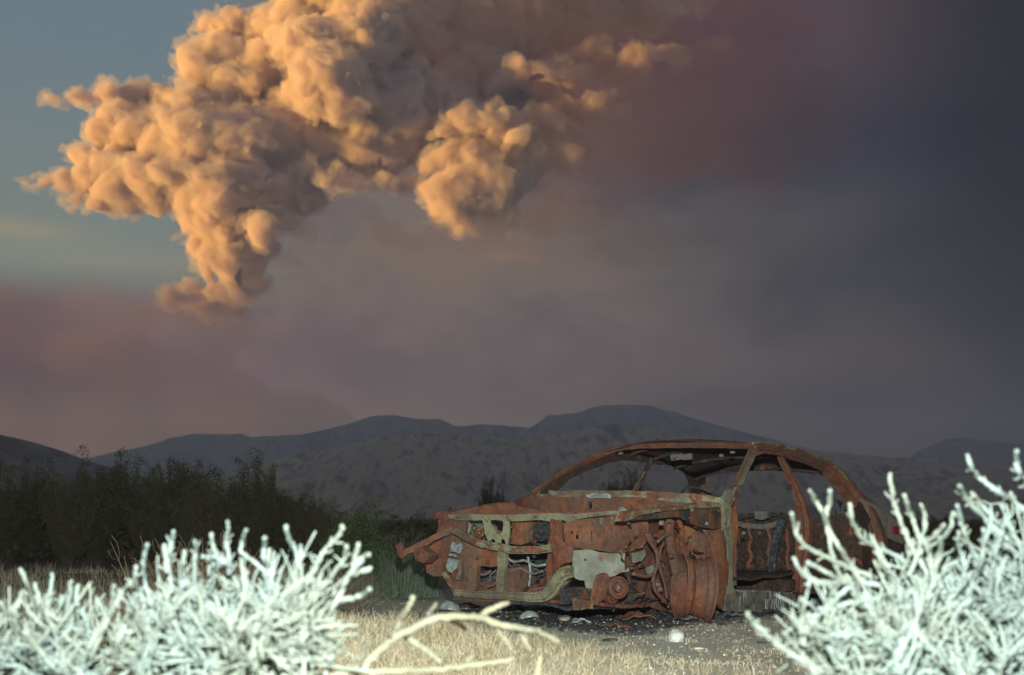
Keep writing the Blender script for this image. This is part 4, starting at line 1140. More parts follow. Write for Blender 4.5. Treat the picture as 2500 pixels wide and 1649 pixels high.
# rear quarter
panel('quarter_panel', 0, [(1960, 1330), (1990, 1290), (2060, 1280), (2108, 1226), (2140, 1244), (2184, 1272), (2215, 1300), (2225, 1400), (2190, 1440), (2060, 1450), (1990, 1450), (1955, 1450)], YP(.82), M_sootdim, dent=.02, thick=.03, label='rear quarter panel hidden behind the brush')
panel('boot_edge', 0, [(2104, 1216), (2140, 1238), (2186, 1268), (2212, 1296), (2205, 1330), (2160, 1310), (2128, 1270)], YP(.835), M_mauve, dent=.006, thick=.03, label='rear deck edge with scorched mauve paint')
panel('tail_lamp', 0, [(2184, 1286), (2200, 1284), (2206, 1298), (2200, 1306), (2186, 1304)], YP(.86), M_lamp_red, dent=.002, thick=.03, step=.03, label='remnant of a red tail lamp')
slab('boot_floor', -3.0, -4.0, -.75, .78, .62, M_rustdark, seed=5)
# ---------------------------------------------------------------- burnt-out engine bay
def lump(name, c, size, mat, seed=0, parent=None, label=None, amp=.25):
    """casting: boxy lump with cooling ribs and dents"""
    bm = bmesh.new(); bmesh.ops.create_cube(bm, size=1.0)
    bmesh.ops.bevel(bm, geom=bm.edges[:], offset=.16, segments=2, affect='EDGES')
    bmesh.ops.subdivide_edges(bm, edges=[e for e in bm.edges if e.calc_length() > .3], cuts=4, use_grid_fill=True)
    for v in bm.verts:
        p = np.array(v.co)
        k = 1 + amp * (fbm(np.array([p[0] * 3 + seed]), np.array([p[1] * 3 + p[2] * 4.1]), 3, seed)[0] - .5)
        if abs(math.sin(p[2] * 18)) > .7: k *= .96
        v.co = Vector(p * k)
    V = np.array([tuple(v.co) for v in bm.verts]) * np.array(size) + np.array(c)
    Fc = [tuple(v.index for v in f.verts) for f in bm.faces]; bm.free()
    o = mesh_np(name, V, Fc, mat, parent or car)
    if label: o['label'] = label
    return o
P_bay = Plane(.22, -.80, .02, .80)
P_bay2 = Plane(.40, -.80, .20, .80)
panel('gearbox_case', 1, [(945, 700), (1095, 690), (1100, 740), (1075, 860), (1020, 880), (940, 870)], P_bay2, M_orange, thick=.16, dent=.03, step=.04, label='ochre gearbox casing behind the tie bar')
drum('alternator', 1185, 775, .075, P_bay2, M_char, ax=(1, -.1, .1))
panel('alternator_case', 1, [(1100, 700), (1235, 695), (1245, 780), (1235, 860), (1140, 880), (1085, 860)], P_bay, M_grey, thick=.15, dent=.03)
panel('manifold', 1, [(560, 700), (720, 690), (760, 760), (720, 840), (640, 850), (560, 800)], P_bay, M_halfpale, thick=.12, dent=.05, bulge=.05)
drum('filter_can', 695, 790, .040, P_bay2, M_rust, ax=(1, .6, .1))
for i, (pts, r, m_) in enumerate([
    ([(640, 830), (670, 780), (720, 740), (740, 760)], .014, M_pale),
    ([(600, 820), (660, 810), (720, 800)], .010, M_pale), ([(590, 700), (620, 740), (600, 790)], .018, M_zinc),
    ([(900, 980), (960, 1010), (1040, 1000), (1120, 1040), (1200, 1030)], .010, M_alu), ([(920, 1090), (1000, 1060), (1090, 1100), (1180, 1080)], .012, M_grey),
    ([(1060, 960), (1080, 1080), (1070, 1200)], .010, M_alu), ([(660, 1080), (720, 1110), (780, 1080)], .012, M_grey)]):
    MB().tube(catmull([L3(1, x, y, P_bay2) for x, y in pts], 5), r, 6).build('burnt_pipe', m_, car, smooth=True)
lump('engine_block', L3(1, 1030, 1010, Plane(-.05, -.80, -.25, .80)), (.38, .62, .34), M_char, 3, label='charred engine block')
lump('engine_head', L3(1, 760, 950, Plane(-.1, -.80, -.3, .80)), (.30, .42, .22), M_rustdark, 5)
panel('radiator_remnant', 1, [(640, 1070), (760, 1060), (820, 1040), (830, 1200), (640, 1210)], P_bay, M_char, thick=.05, dent=.03)
panel('oil_pan', 1, [(885, 1060), (1060, 1040), (1065, 1170), (1000, 1240), (890, 1240)], P_bay2, M_rust, thick=.10, dent=.04)
panel('heat_shield', 1, [(1100, 1080), (1215, 1070), (1220, 1240), (1070, 1245)], P_bay, M_rustdark, thick=.05, dent=.04, holes=[[(1115, 1130), (1160, 1125), (1160, 1180), (1118, 1182)]])
lump('steering_rack', L3(1, 900, 1215, P_bay), (.10, 1.0, .09), M_rust, 7)
slab('bay_floor', .5, -.7, -.62, .55, .10, M_char, dent=.10, seed=9)
for i, (x, y, s_) in enumerate(((675, 975, .016), (1110, 970, .010), (510, 830, .012), (760, 1010, .012))):
    MB().box(L3(1, x, y, P_fbar), (.02, s_, s_ * 1.6)).build('rust_tab', M_orange, car)
# bolts along the tie bar
for x, y in ((530, 668), (760, 700), (915, 690), (1240, 700), (1120, 665)):
    MB().lathe([(0, -.004), (.009, -.004), (.008, .012), (0, .014)], L3(1, x, y, Plane(.57, -.80, .35, .80)), (1, 0, 0), 6).build('bolt_head', M_rust, car)

# loose burnt wiring and small clips in the bay
def wiring():
    for i in range(26):
        rnd = np.random.RandomState(300 + i)
        zx = rnd.uniform(620, 1230); zy = rnd.choice([rnd.uniform(700, 860), rnd.uniform(960, 1230)])
        pts = [(zx, zy)]; a = rnd.uniform(0, 6.28)
        for k in range(4):
            a += rnd.normal() * .7; pts.append((pts[-1][0] + math.cos(a) * rnd.uniform(15, 40), min(1250, pts[-1][1] + math.sin(a) * rnd.uniform(12, 36))))
        Pz = Plane(.30 + .12 * rnd.uniform(), -.80, .12 + .1 * rnd.uniform(), .80)
        MB().tube(catmull([L3(1, x, y, Pz) for x, y in pts], 4), rnd.uniform(.003, .007), 5).build('burnt_wire', [M_char, M_grey, M_rust, M_zinc][i % 4], car)
    for i in range(16):
        rnd = np.random.RandomState(500 + i); zx = rnd.uniform(60, 700); zy = rnd.uniform(720, 1340)
        pts = [(zx, zy)]; a = rnd.uniform(0, 6.28)
        for k in range(3):
            a += rnd.normal() * .6; pts.append((pts[-1][0] + math.cos(a) * 34, pts[-1][1] + math.sin(a) * 30))
        MB().tube(catmull([L3(2, x, y, YP(.60 + .12 * rnd.uniform())) for x, y in pts], 4), rnd.uniform(.003, .009), 5).build('burnt_wire', [M_sootdim, M_rust, M_grey, M_halfpale][i % 4], car)
    for i in range(22):      # pressed tabs and nut heads on the near side
        rnd = np.random.RandomState(700 + i); zx = rnd.uniform(40, 850); zy = rnd.uniform(600, 1330)
        s_ = rnd.uniform(.008, .02)
        MB().box(L3(2, zx, zy, YP(.64 if zy > 760 else .785)), (s_ * rnd.uniform(.6, 2.4), s_ * .8, s_ * rnd.uniform(.6, 2))).build('pressed_tab', [M_rust, M_orange, M_sootdim, M_halfpale][i % 4], car)
wiring()
# ================================================================== PLANTS
def gz(x, y):
    return float(ground_z(np.array([x]), np.array([y]))[0])


def twig_col(a, b, c):
    def f(nt):
        p = nt.coord('Object')
        n = nt.noise(p, 22, 4, .6); m_ = nt.noise(p, 3.5, 3, .5); k = nt.noise(nt.scale(p, (1, 1, .3)), 160, 3, .7)
        col = nt.mix(nt.mr(m_, .42, .60), a, b)
        col = nt.mix(nt.mr(n, .50, .68, 0, .7), col, c)
        return nt.mix(nt.mr(k, .55, .75, 0, .45), col, nt.mix(1, col, (.45, .40, .33), 'MULTIPLY'))
    return f


M_white = pbr('bleached_brush_stems', twig_col((.128, .160, .150), (.138, .156, .130), (.095, .108, .088)), .9, spec=.15, bump=lambda nt: nt.noise(nt.coord('Object'), 120, 4, .7), bump_dist=.004, bump_str=.8)
M_cream = pbr('cream_dry_stem', twig_col((.135, .125, .078), (.125, .12, .088), (.09, .08, .05)), .9, spec=.15, bump=lambda nt: nt.noise(nt.coord('Object'), 120, 4, .7), bump_dist=.004, bump_str=.8)
M_tan = pbr('tan_dry_twigs', twig_col((.23, .17, .10), (.15, .12, .08), (.30, .24, .16)), .95, spec=.1)


class Twigs:
    """many tapered stems gathered in one mesh, quickly"""
    def __init__(s): s.V = []; s.F = []; s.n = 0

    def tube(s, P, r, k=5):
        P = np.asarray(P, float); n = len(P); r = np.full(n, r) if np.isscalar(r) else np.asarray(r)
        T = np.gradient(P, axis=0); T /= np.linalg.norm(T, axis=1)[:, None] + 1e-9
        ref = np.array([.31, .77, .12]); A = np.cross(T, ref); A /= np.linalg.norm(A, axis=1)[:, None] + 1e-9; B = np.cross(T, A)
        # rounded tip
        P = np.vstack([P, P[-1] + T[-1] * r[-1] * .6, P[-1] + T[-1] * r[-1] * .95]); A = np.vstack([A, A[-1:], A[-1:]]); B = np.vstack([B, B[-1:], B[-1:]])
        r = np.concatenate([r, [r[-1] * .8, r[-1] * .25]]); n += 2
        an = np.arange(k) * 2 * math.pi / k
        V = P[:, None] + r[:, None, None] * (np.cos(an)[None, :, None] * A[:, None] + np.sin(an)[None, :, None] * B[:, None])
        i = np.arange(n - 1)[:, None] * k; j = np.arange(k)[None]; j2 = (j + 1) % k
        Fq = np.stack([i + j, i + j2, i + k + j2, i + k + j], -1).reshape(-1, 4) + s.n
        s.V.append(V.reshape(-1, 3)); s.F.append(Fq); s.n += n * k

    def build(s, name, mat, parent=None, smooth=True):
        return mesh_np(name, np.concatenate(s.V), np.concatenate(s.F), mat, parent, smooth)


def stem_path(p0, d, L, n, rnd, wig=.25, up=.0):
    P = [np.array(p0, float)]; d = np.array(d, float); d /= np.linalg.norm(d)
    for i in range(n):
        d = d + rnd.normal(size=3) * wig + np.array([0, 0, up]); d /= np.linalg.norm(d)
        P.append(P[-1] + d * L / n)
    return np.array(P)


def barbs(tw, P, r, rnd, per=.017, lo=.12, hi=.86, ln=(.009, .024)):
    """short blunt side spurs along a stem"""
    seg = np.linalg.norm(np.diff(P, axis=0), axis=1); tot = seg.sum(); cs = np.concatenate([[0], np.cumsum(seg)])
    for u in np.arange(tot * lo, tot * hi, per):
        u += rnd.uniform(-.4, .4) * per
        k = min(max(np.searchsorted(cs, u) - 1, 0), len(P) - 2); f = (u - cs[k]) / (seg[k] + 1e-9)
        q = P[k] + (P[k + 1] - P[k]) * f; t = (P[k + 1] - P[k]) / (seg[k] + 1e-9)
        v = rnd.normal(size=3); v -= t * (v @ t); v /= np.linalg.norm(v); dd = v * .85 + t * .5
        l = rnd.uniform(*ln)
        tw.tube([q, q + dd * l * .5, q + dd * l + np.array([0, 0, .15 * l])], [r * .72, r * .5, r * .42], 5)


def traced(tw, pix, d_tip, d_base, r, rnd, barb=True, depth_wig=.03):
    """stem whose tip is first; pixels of the photo with a depth that runs from tip to base"""
    n = len(pix); P = []
    for i, (x, y) in enumerate(pix):
        D = d_tip + (d_base - d_tip) * i / (n - 1) + (rnd.uniform(-1, 1) * depth_wig if 0 < i < n - 1 else 0)
        P.append(at(x, y, D))
    P = catmull(P[::-1], 5)
    P = P + rnd.normal(size=P.shape) * r * .18
    rr = np.linspace(1.15, .85, len(P)) * r; rr *= rnd.uniform(.82, 1.2, len(P))
    tw.tube(P, rr, 7)
    if barb: barbs(tw, P, r * .8, rnd)
    return P


def zz(a, b, s, L): return [(a + x / s, b + y / s) for x, y in L]


def brush(name, label, cat_group, paths, fan, mat, seed, r=.0055, root_name='stems', grp=None):
    """paths: traced stems; fan: list of (count, base px/py range, tip px/py polygon box, depth range)"""
    rnd = np.random.RandomState(seed)
    allP = []
    b0 = paths[0]
    root = empty(name)
    tag(root, label, 'bush', grp)
    for stems in (0,):
        for (pix, dt, db, bb) in paths:
            tw = Twigs(); traced(tw, pix, dt, db, r * rnd.uniform(.85, 1.1), rnd, bb)
            tw.build('stem', mat, root)
    tw = Twigs()
    for cnt, (bx0, bx1, by0, by1), (tx0, tx1, ty0, ty1), (d0, d1), (base_d) in fan:
        for i in range(int(cnt * .9)):
            tx = rnd.uniform(tx0, tx1); ty = rnd.uniform(ty0, ty1); D = rnd.uniform(d0, d1)
            bx = bx0 + (bx1 - bx0) * (tx - tx0) / (tx1 - tx0 + 1e-6) + rnd.normal() * 30; by = rnd.uniform(by0, by1)
            a = at(bx, by, base_d + rnd.uniform(-.12, .12)); b = at(tx, ty, D)
            n = 5; t = np.linspace(0, 1, n)[:, None]
            P = a * (1 - t) + b * t; L = np.linalg.norm(b - a)
            P[1:-1] += rnd.normal(size=(n - 2, 3)) * L * .09
            P[-1] += np.array([0, 0, L * .05])
            P = catmull(P, 4); rr = r * rnd.uniform(.38, .8)
            tw.tube(P, np.linspace(1.2, .75, len(P)) * rr, 6)
            barbs(tw, P, rr * .9, rnd, per=.024, lo=.3, hi=.97)
            for q in range(9):      # fine feathery side twigs
                k = rnd.randint(len(P) // 5, len(P) * 3 // 4); d = P[k] - P[k - 1]; d /= np.linalg.norm(d) + 1e-9
                Q = stem_path(P[k], d + rnd.normal(size=3) * .8, rnd.uniform(.03, .10), 3, rnd, .3, .06)
                tw.tube(Q, np.linspace(.0032, .0016, 4), 3)
            for q in range(rnd.randint(1, 4)):
                k = rnd.randint(len(P) // 3, len(P) - 2); d = P[k + 1] - P[k]; d /= np.linalg.norm(d)
                Q = stem_path(P[k], d + rnd.normal(size=3) * .55, rnd.uniform(.05, .16), 4, rnd, .22, .06)
                tw.tube(catmull(Q, 2), rr * .75, 5); barbs(tw, Q, rr * .6, rnd, per=.03)
    o = tw.build('inner_twigs', mat, root); o['kind'] = 'stuff'
    return root


S6 = lambda L: zz(1750, 1080, 2.756, L)
S5 = lambda L: zz(0, 1200, 2.502, L)
SA = lambda L: zz(700, 1350, 2.971, L)
right = [([(625, 320), (660, 390), (700, 450), (740, 560), (760, 680), (800, 830), (850, 930), (1000, 1150), (1200, 1500)], 2.45, 2.6, False),
         ([(765, 330), (755, 410), (738, 480), (745, 570), (820, 700), (900, 820), (1000, 950), (1200, 1250)], 2.5, 2.65, False),
         ([(505, 480), (520, 560), (540, 630), (600, 700), (750, 780), (900, 850), (1100, 940), (1350, 1200)], 2.4, 2.6, True),
         ([(895, 420), (905, 500), (935, 570), (985, 650), (1100, 720), (1250, 790), (1400, 1000)], 2.5, 2.65, True),
         ([(1160, 210), (1180, 320), (1195, 420), (1240, 540), (1300, 680), (1420, 900), (1600, 1300)], 2.45, 2.55, True),
         ([(1265, 360), (1285, 430), (1310, 500), (1360, 640), (1440, 850), (1550, 1200)], 2.5, 2.6, True),
         ([(1375, 420), (1395, 480), (1402, 560), (1385, 650), (1400, 900)], 2.6, 2.6, False),
         ([(1530, 560), (1470, 620), (1420, 680), (1340, 780), (1300, 900)], 2.4, 2.5, False),
         ([(1590, 480), (1575, 570), (1520, 650), (1440, 720), (1380, 900)], 2.5, 2.6, False),
         ([(520, 780), (545, 840), (600, 900), (700, 940), (900, 950), (1100, 965), (1250, 1100)], 2.35, 2.5, True),
         ([(610, 810), (690, 850), (760, 890), (860, 960), (1000, 1100)], 2.4, 2.5, False),
         ([(1640, 290), (1665, 350), (1720, 430), (1850, 560), (2000, 700), (2200, 950)], 2.4, 2.6, True),
         ([(1720, 340), (1780, 420), (1870, 520), (2000, 640), (2150, 800)], 2.5, 2.6, True),
         ([(1690, 90), (1715, 170), (1760, 230), (1880, 320), (2000, 400), (2120, 520), (2250, 800)], 2.35, 2.5, True),
         ([(2020, 60), (2015, 130), (2035, 200), (2080, 270), (2150, 400), (2200, 700)], 2.3, 2.5, True),
         ([(2140, 20), (2110, 120), (2130, 240), (2180, 400), (2230, 700)], 2.4, 2.5, True),
         ([(1620, 430), (1640, 520), (1670, 620), (1710, 710), (1770, 830), (1850, 1100)], 2.4, 2.55, True),
         ([(1800, 590), (1790, 700), (1780, 800), (1740, 900), (1700, 1020), (1650, 1300)], 2.3, 2.5, False),
         ([(1850, 590), (1880, 640), (1875, 760), (1850, 900), (1800, 1100)], 2.45, 2.55, False),
         ([(1630, 610), (1625, 680), (1650, 760), (1700, 900)], 2.5, 2.55, True),
         ([(1500, 640), (1505, 740), (1470, 860), (1450, 1000), (1500, 1250)], 2.35, 2.5, False),
         ([(1100, 760), (1110, 830), (1180, 920), (1300, 1100)], 2.35, 2.5, True),
         ([(570, 1050), (560, 1110), (610, 1190), (750, 1280), (900, 1370), (1100, 1450), (1300, 1560)], 2.2, 2.4, True),
         ([(205, 1155), (250, 1220), (330, 1290), (420, 1370), (600, 1480), (750, 1560), (900, 1650)], 2.15, 2.3, True),
         ([(500, 1170), (530, 1220), (600, 1280), (690, 1350), (760, 1440)], 2.25, 2.35, True),
         ([(470, 1285), (560, 1220), (700, 1150), (900, 1080), (1150, 1040)], 2.4, 2.5, False),
         ([(700, 1130), (780, 1080), (860, 1000), (960, 960)], 2.45, 2.5, False)]
right = [(S6(p), a, b, c) for p, a, b, c in right]
brush('salt_bush', 'large spiky flash-whitened bush at the right, rising in front of the car\'s tail', None, right,
      [(80, (2150, 2560, 1680, 1760), (2050, 2560, 1380, 1540), (2.2, 2.9), 2.55),
       (60, (2250, 2600, 1680, 1760), (2180, 2600, 1330, 1480), (2.3, 2.95), 2.6),
       (46, (2050, 2400, 1720, 1780), (1960, 2300, 1440, 1600), (2.1, 2.6), 2.35),
       (40, (2350, 2620, 1680, 1760), (2360, 2640, 1250, 1420), (2.3, 2.9), 2.6)], M_white, 5)
left = [([(1390, 185), (1395, 240), (1380, 300), (1395, 380), (1400, 480), (1360, 650)], 2.5, 2.6, True),
        ([(1500, 235), (1480, 300), (1475, 370), (1550, 430), (1620, 500), (1640, 640)], 2.45, 2.55, False),
        ([(1615, 280), (1612, 350), (1610, 410), (1635, 480), (1640, 650)], 2.5, 2.6, False),
        ([(1645, 350), (1640, 420), (1645, 500), (1600, 700)], 2.6, 2.6, False),
        ([(1748, 220), (1762, 290), (1800, 350), (1815, 420), (1780, 510), (1740, 700)], 2.4, 2.5, True),
        ([(2095, 215), (2070, 270), (2000, 340), (1960, 400), (1930, 460), (1870, 560), (1800, 720)], 2.4, 2.5, True),
        ([(1835, 330), (1832, 400), (1815, 470), (1790, 600)], 2.5, 2.5, True),
        ([(2115, 340), (2105, 410), (2060, 470), (2000, 540), (1900, 640)], 2.35, 2.5, True),
        ([(2190, 325), (2165, 400), (2155, 470), (2110, 560), (2060, 660), (1960, 850), (1890, 1020), (1870, 1150)], 2.3, 2.4, False),
        ([(2255, 385), (2220, 400), (2165, 440)], 2.3, 2.32, False),
        ([(2262, 475), (2200, 490), (2140, 500)], 2.3, 2.32, False),
        ([(2255, 600), (2200, 640), (2120, 660), (2040, 680), (1900, 760)], 2.3, 2.4, False),
        ([(1290, 265), (1300, 330), (1330, 400), (1320, 520)], 2.5, 2.55, True),
        ([(1190, 305), (1192, 370), (1185, 450), (1190, 600)], 2.5, 2.6, True),
        ([(1062, 245), (1050, 300), (1038, 370), (1035, 470), (1050, 620)], 2.45, 2.55, True),
        ([(900, 325), (885, 390), (872, 460), (885, 560), (930, 700)], 2.4, 2.5, False),
        ([(1125, 365), (1120, 430), (1115, 520), (1120, 640)], 2.5, 2.55, True),
        ([(1000, 330), (1015, 400), (1020, 500)], 2.5, 2.5, True),
        ([(830, 460), (825, 530), (850, 610), (900, 700)], 2.4, 2.5, True),
        ([(1240, 400), (1300, 400), (1370, 430), (1420, 470)], 2.4, 2.45, True),
        ([(690, 575), (690, 640), (670, 740), (600, 860), (530, 980), (450, 1120)], 2.3, 2.4, False),
        ([(795, 555), (740, 620), (680, 740), (600, 900), (540, 1050)], 2.35, 2.4, False),
        ([(760, 820), (720, 920), (690, 1030), (640, 1120)], 2.2, 2.3, False)]
left = [(S5(p), a, b, c) for p, a, b, c in left]
brush('salt_bush', 'broad flash-whitened bush left of the middle with knobby upright stems', None, left,
      [(70, (330, 760, 1680, 1740), (310, 560, 1455, 1540), (2.25, 2.8), 2.45),
       (60, (430, 760, 1640, 1700), (480, 770, 1435, 1500), (2.25, 2.8), 2.45),
       (50, (380, 700, 1660, 1740), (380, 760, 1460, 1600), (2.15, 2.6), 2.35),
       (16, (600, 700, 1600, 1660), (640, 800, 1400, 1560), (2.2, 2.5), 2.35)], M_white, 9)
small = [([(130, 478), (155, 550), (190, 630), (215, 720), (240, 850)], 2.5, 2.6, False),
         ([(320, 508), (310, 590), (290, 680), (280, 800)], 2.6, 2.6, False),
         ([(212, 565), (235, 640), (262, 720), (270, 840)], 2.6, 2.6, False),
         ([(135, 615), (105, 700), (65, 820), (20, 960)], 2.5, 2.5, False),
         ([(432, 548), (425, 640), (405, 760), (400, 880)], 2.5, 2.6, False),
         ([(476, 575), (462, 660), (440, 760), (430, 900)], 2.55, 2.6, False),
         ([(375, 635), (365, 720), (350, 850)], 2.6, 2.6, True),
         ([(305, 745), (380, 800), (470, 850), (530, 900)], 2.4, 2.5, False),
         ([(8, 680), (40, 740), (110, 760)], 2.3, 2.4, True),
         ([(150, 860), (230, 960), (330, 1080)], 2.2, 2.3, False)]
small = [(S5(p), a, b, c) for p, a, b, c in small]
brush('salt_bush', 'low flash-whitened bush at the far left edge with straight bare tips', None, small,
      [(60, (-60, 240, 1690, 1750), (-60, 215, 1520, 1600), (2.3, 2.8), 2.5), (22, (0, 220, 1690, 1740), (20, 210, 1470, 1560), (2.4, 2.8), 2.55)], M_white, 13, r=.0055)

# the arching dry branch that lies in front of the car
arch = empty('dry_branch'); tag(arch, 'cream arching dry branch lying low in front of the car', 'branch')
rnd = np.random.RandomState(3)
for pts, a, b, r_ in [([(1960, 645), (1880, 595), (1800, 565), (1680, 545), (1540, 520), (1440, 480), (1350, 465), (1150, 470), (980, 515), (860, 580), (770, 630), (680, 705), (590, 790), (500, 900)], 2.75, 2.45, .0082),
                      ([(912, 335), (880, 400), (840, 470), (800, 550), (768, 620)], 2.5, 2.58, .0072), ([(1602, 365), (1520, 395), (1450, 430), (1390, 465)], 2.7, 2.66, .0066),
                      ([(1105, 785), (1040, 735), (980, 690), (910, 640), (860, 600)], 2.5, 2.58, .0074), ([(1625, 700), (1590, 640), (1545, 580), (1495, 515)], 2.7, 2.67, .0056),
                      ([(1775, 715), (1740, 660), (1705, 610), (1675, 570)], 2.72, 2.7, .0058), ([(1085, 365), (1050, 420), (1020, 470), (995, 520)], 2.75, 2.62, .0060),
                      ([(1320, 590), (1260, 530), (1200, 490)], 2.75, 2.66, .0050)]:
    tw = Twigs(); P_ = traced(tw, SA(pts), a, b, r_, rnd, False, .01); barbs(tw, P_, r_ * .7, rnd, per=.07, ln=(.004, .011)); tw.build('twig', M_cream, arch)
low = empty('dry_branch'); tag(low, 'thin pale dry stem lying level along the bottom of the picture', 'branch')
for pts, a, b, r_ in [([(1640, 775), (1500, 795), (1250, 830), (1050, 850), (900, 855), (700, 862), (460, 870), (300, 900)], 2.5, 2.3, .0062),
                      ([(1350, 745), (1300, 790), (1260, 830)], 2.5, 2.45, .004), ([(595, 620), (560, 700), (520, 790), (490, 870)], 2.5, 2.35, .0055), ([(1840, 760), (1828, 820), (1815, 900)], 2.4, 2.4, .005)]:
    tw = Twigs(); traced(tw, SA(pts), a, b, r_, rnd, False, .01); tw.build('twig', M_cream, low)

# ------------------------------------------------------------------ creosote bushes
def leaf_mat(name, a, b):
    m, nt, out = new_mat(name)
    p = nt.coord('Object'); n = nt.noise(p, 7, 3, .6)
    d = nt.n('ShaderNodeBsdfPrincipled'); nt.put(d, 'Base Color', nt.mix(nt.mr(n, .35, .65), a, b)); d.inputs['Roughness'].default_value = .6; d.inputs['Specular IOR Level'].default_value = .3
    t = nt.n('ShaderNodeBsdfTranslucent'); nt.put(t, 0, nt.mix(nt.mr(n, .35, .65), a, b))
    mx = nt.n('ShaderNodeMixShader'); mx.inputs[0].default_value = .25
    nt.t.links.new(d.outputs[0], mx.inputs[1]); nt.t.links.new(t.outputs[0], mx.inputs[2]); nt.t.links.new(mx.outputs[0], out.inputs[0])
    return m


M_creo = leaf_mat('creosote_leaves', (.075, .064, .032), (.115, .095, .048))
M_green = leaf_mat('green_leaves', (.055, .080, .03), (.085, .11, .045))
M_bark = pbr('grey_bark', (.09, .075, .06), .95)


def leaves_mesh(cent, size, rnd, per=5, spread=.05):
    n = len(cent); C = np.repeat(cent, per, 0) + rnd.normal(size=(n * per, 3)) * spread
    a = rnd.normal(size=(n * per, 3)); a[:, 2] += .8; a /= np.linalg.norm(a, axis=1)[:, None]
    b = np.cross(a, rnd.normal(size=a.shape)); b /= np.linalg.norm(b, axis=1)[:, None] + 1e-9
    s = size * rnd.uniform(.6, 1.3, (len(C), 1))
    V = np.stack([C - b * s * .4, C + a * s * .9 - b * s * .1, C + a * s * 1.5, C + b * s * .45 + a * s * .5], 1).reshape(-1, 3)
    return V, np.arange(len(V)).reshape(-1, 4)


def creosote_meshes(seed, H=1.7, W=1.0, nst=46, leafmat=None):
    rnd = np.random.RandomState(seed); tw = Twigs(); C = []
    for i in range(nst):
        a = rnd.uniform(0, 2 * math.pi); lean = rnd.uniform(.05, 1.0) ** .8 * W / H
        d = np.array([math.cos(a) * lean, math.sin(a) * lean, 1.0]); L = H * rnd.uniform(.42, .84) * (1.1 - .25 * lean)
        P = stem_path((rnd.normal() * .06, rnd.normal() * .06, -.05), d, L, 7, rnd, .11, .03); P = catmull(P, 2)
        tw.tube(P, np.linspace(.010, .003, len(P)), 4)
        for k in range(4, len(P)):
            for q in range(2):
                Q = stem_path(P[k], (P[k] - P[k - 1]) / np.linalg.norm(P[k] - P[k - 1]) + rnd.normal(size=3) * .5 + np.array([0, 0, .3]), rnd.uniform(.10, .30), 3, rnd, .2, .1)
                tw.tube(Q, .0025, 3)
                C += [Q[1], Q[2], Q[3], (Q[2] + Q[3]) / 2]
        for q in P[-5:]: C += [q, q + rnd.normal(size=3) * .03, q + rnd.normal(size=3) * .05]
    for i in range(9):        # tall tufts that stand clear of the crown
        a = rnd.uniform(0, 2 * math.pi); lean = rnd.uniform(.05, .8) * W / H
        P = stem_path((0, 0, 0), (math.cos(a) * lean, math.sin(a) * lean, 1.0), H * rnd.uniform(.80, 1.12), 9, rnd, .06, .03)
        tw.tube(P, np.linspace(.010, .003, len(P)), 4)
        for k in (6, 7, 8, 9):
            C += [P[k] + rnd.normal(size=3) * np.array([.07, .07, .05]) for _ in range(11)]
    V, Fq = leaves_mesh(np.array(C), .030, rnd, 7, .036)
    st = tw.build('stems', M_bark); fo = mesh_np('foliage', V, Fq, leafmat or M_creo)
    return st, fo


protos = []
for sd in (1, 2, 3, 4):
    st, fo = creosote_meshes(sd)
    protos.append((st, fo))
spots = [(-15, 1150, 17, 'half out of the frame at the left edge', 0), (75, 1146, 19, 'second from the left edge', 1), (170, 1150, 16.5, 'third from the left edge, under the foot of the dark hillside', 2),
         (238, 1122, 18, 'tall, its crown against the notch between the hills', 3), (300, 1140, 20, 'behind the tall one at the notch', 0), (368, 1166, 17, 'low, in the gap between two tall crowns', 1),
         (434, 1116, 18.5, 'tallest of the row, with a tuft standing clear at its top', 2), (490, 1166, 16, 'rounded, right of the tallest', 3), (545, 1172, 19, 'flat-topped, in the middle of the row', 1),
         (622, 1138, 17.5, 'with one narrow spire above its crown', 0), (690, 1190, 18, 'right of the narrow spire', 2), (742, 1202, 17, 'second from the right end of the row', 3), (792, 1234, 16, 'smallest, at the right end of the row', 1)]
GC = 'creosote bushes in a dark row at the left'
for i, (px, py, D, lab, v) in enumerate(spots):
    p = at(px, 1270, D); x, y = p[0], p[1]; z = gz(x, y)
    h = at(px, py, D)[2] - z
    root = empty('creosote_bush', (x, y, z), i * 1.7)
    root.scale = (h / 1.7 * .72, h / 1.7 * .72, h / 1.66)
    tag(root, 'dark creosote bush, ' + lab, 'bush', GC)
    for src in protos[v]:
        o = src.copy() if i >= 4 or v != i % 4 else src.copy()
        COL.objects.link(o); o.parent = root
for i, (px, py, D, lab) in enumerate([(1192, 1186, 34, 'just left of the wreck\'s hood'), (1225, 1212, 36, 'low, above the far wing of the wreck'), (1470, 1196, 38, 'low, seen through the windscreen opening'), (1500, 1172, 36, 'left of two seen through the windscreen opening'), (1545, 1166, 37, 'right of two seen through the windscreen opening'), (1030, 1262, 26, 'small, behind the grey-green tuft')]):
    p = at(px, 1270, D); x, y = p[0], p[1]; z = gz(x, y); h = at(px, py, D)[2] - z
    root = empty('creosote_bush', (x, y, z), i * 2.1); root.scale = (h / 1.7 * .55, h / 1.7 * .55, h / 1.62)
    tag(root, 'small dark bush ' + lab, 'bush', 'small bushes beyond the wreck')
    for src in protos[i % 4]:
        o = src.copy(); COL.objects.link(o); o.parent = root
for st, fo in protos:
    bpy.data.objects.remove(st); bpy.data.objects.remove(fo)
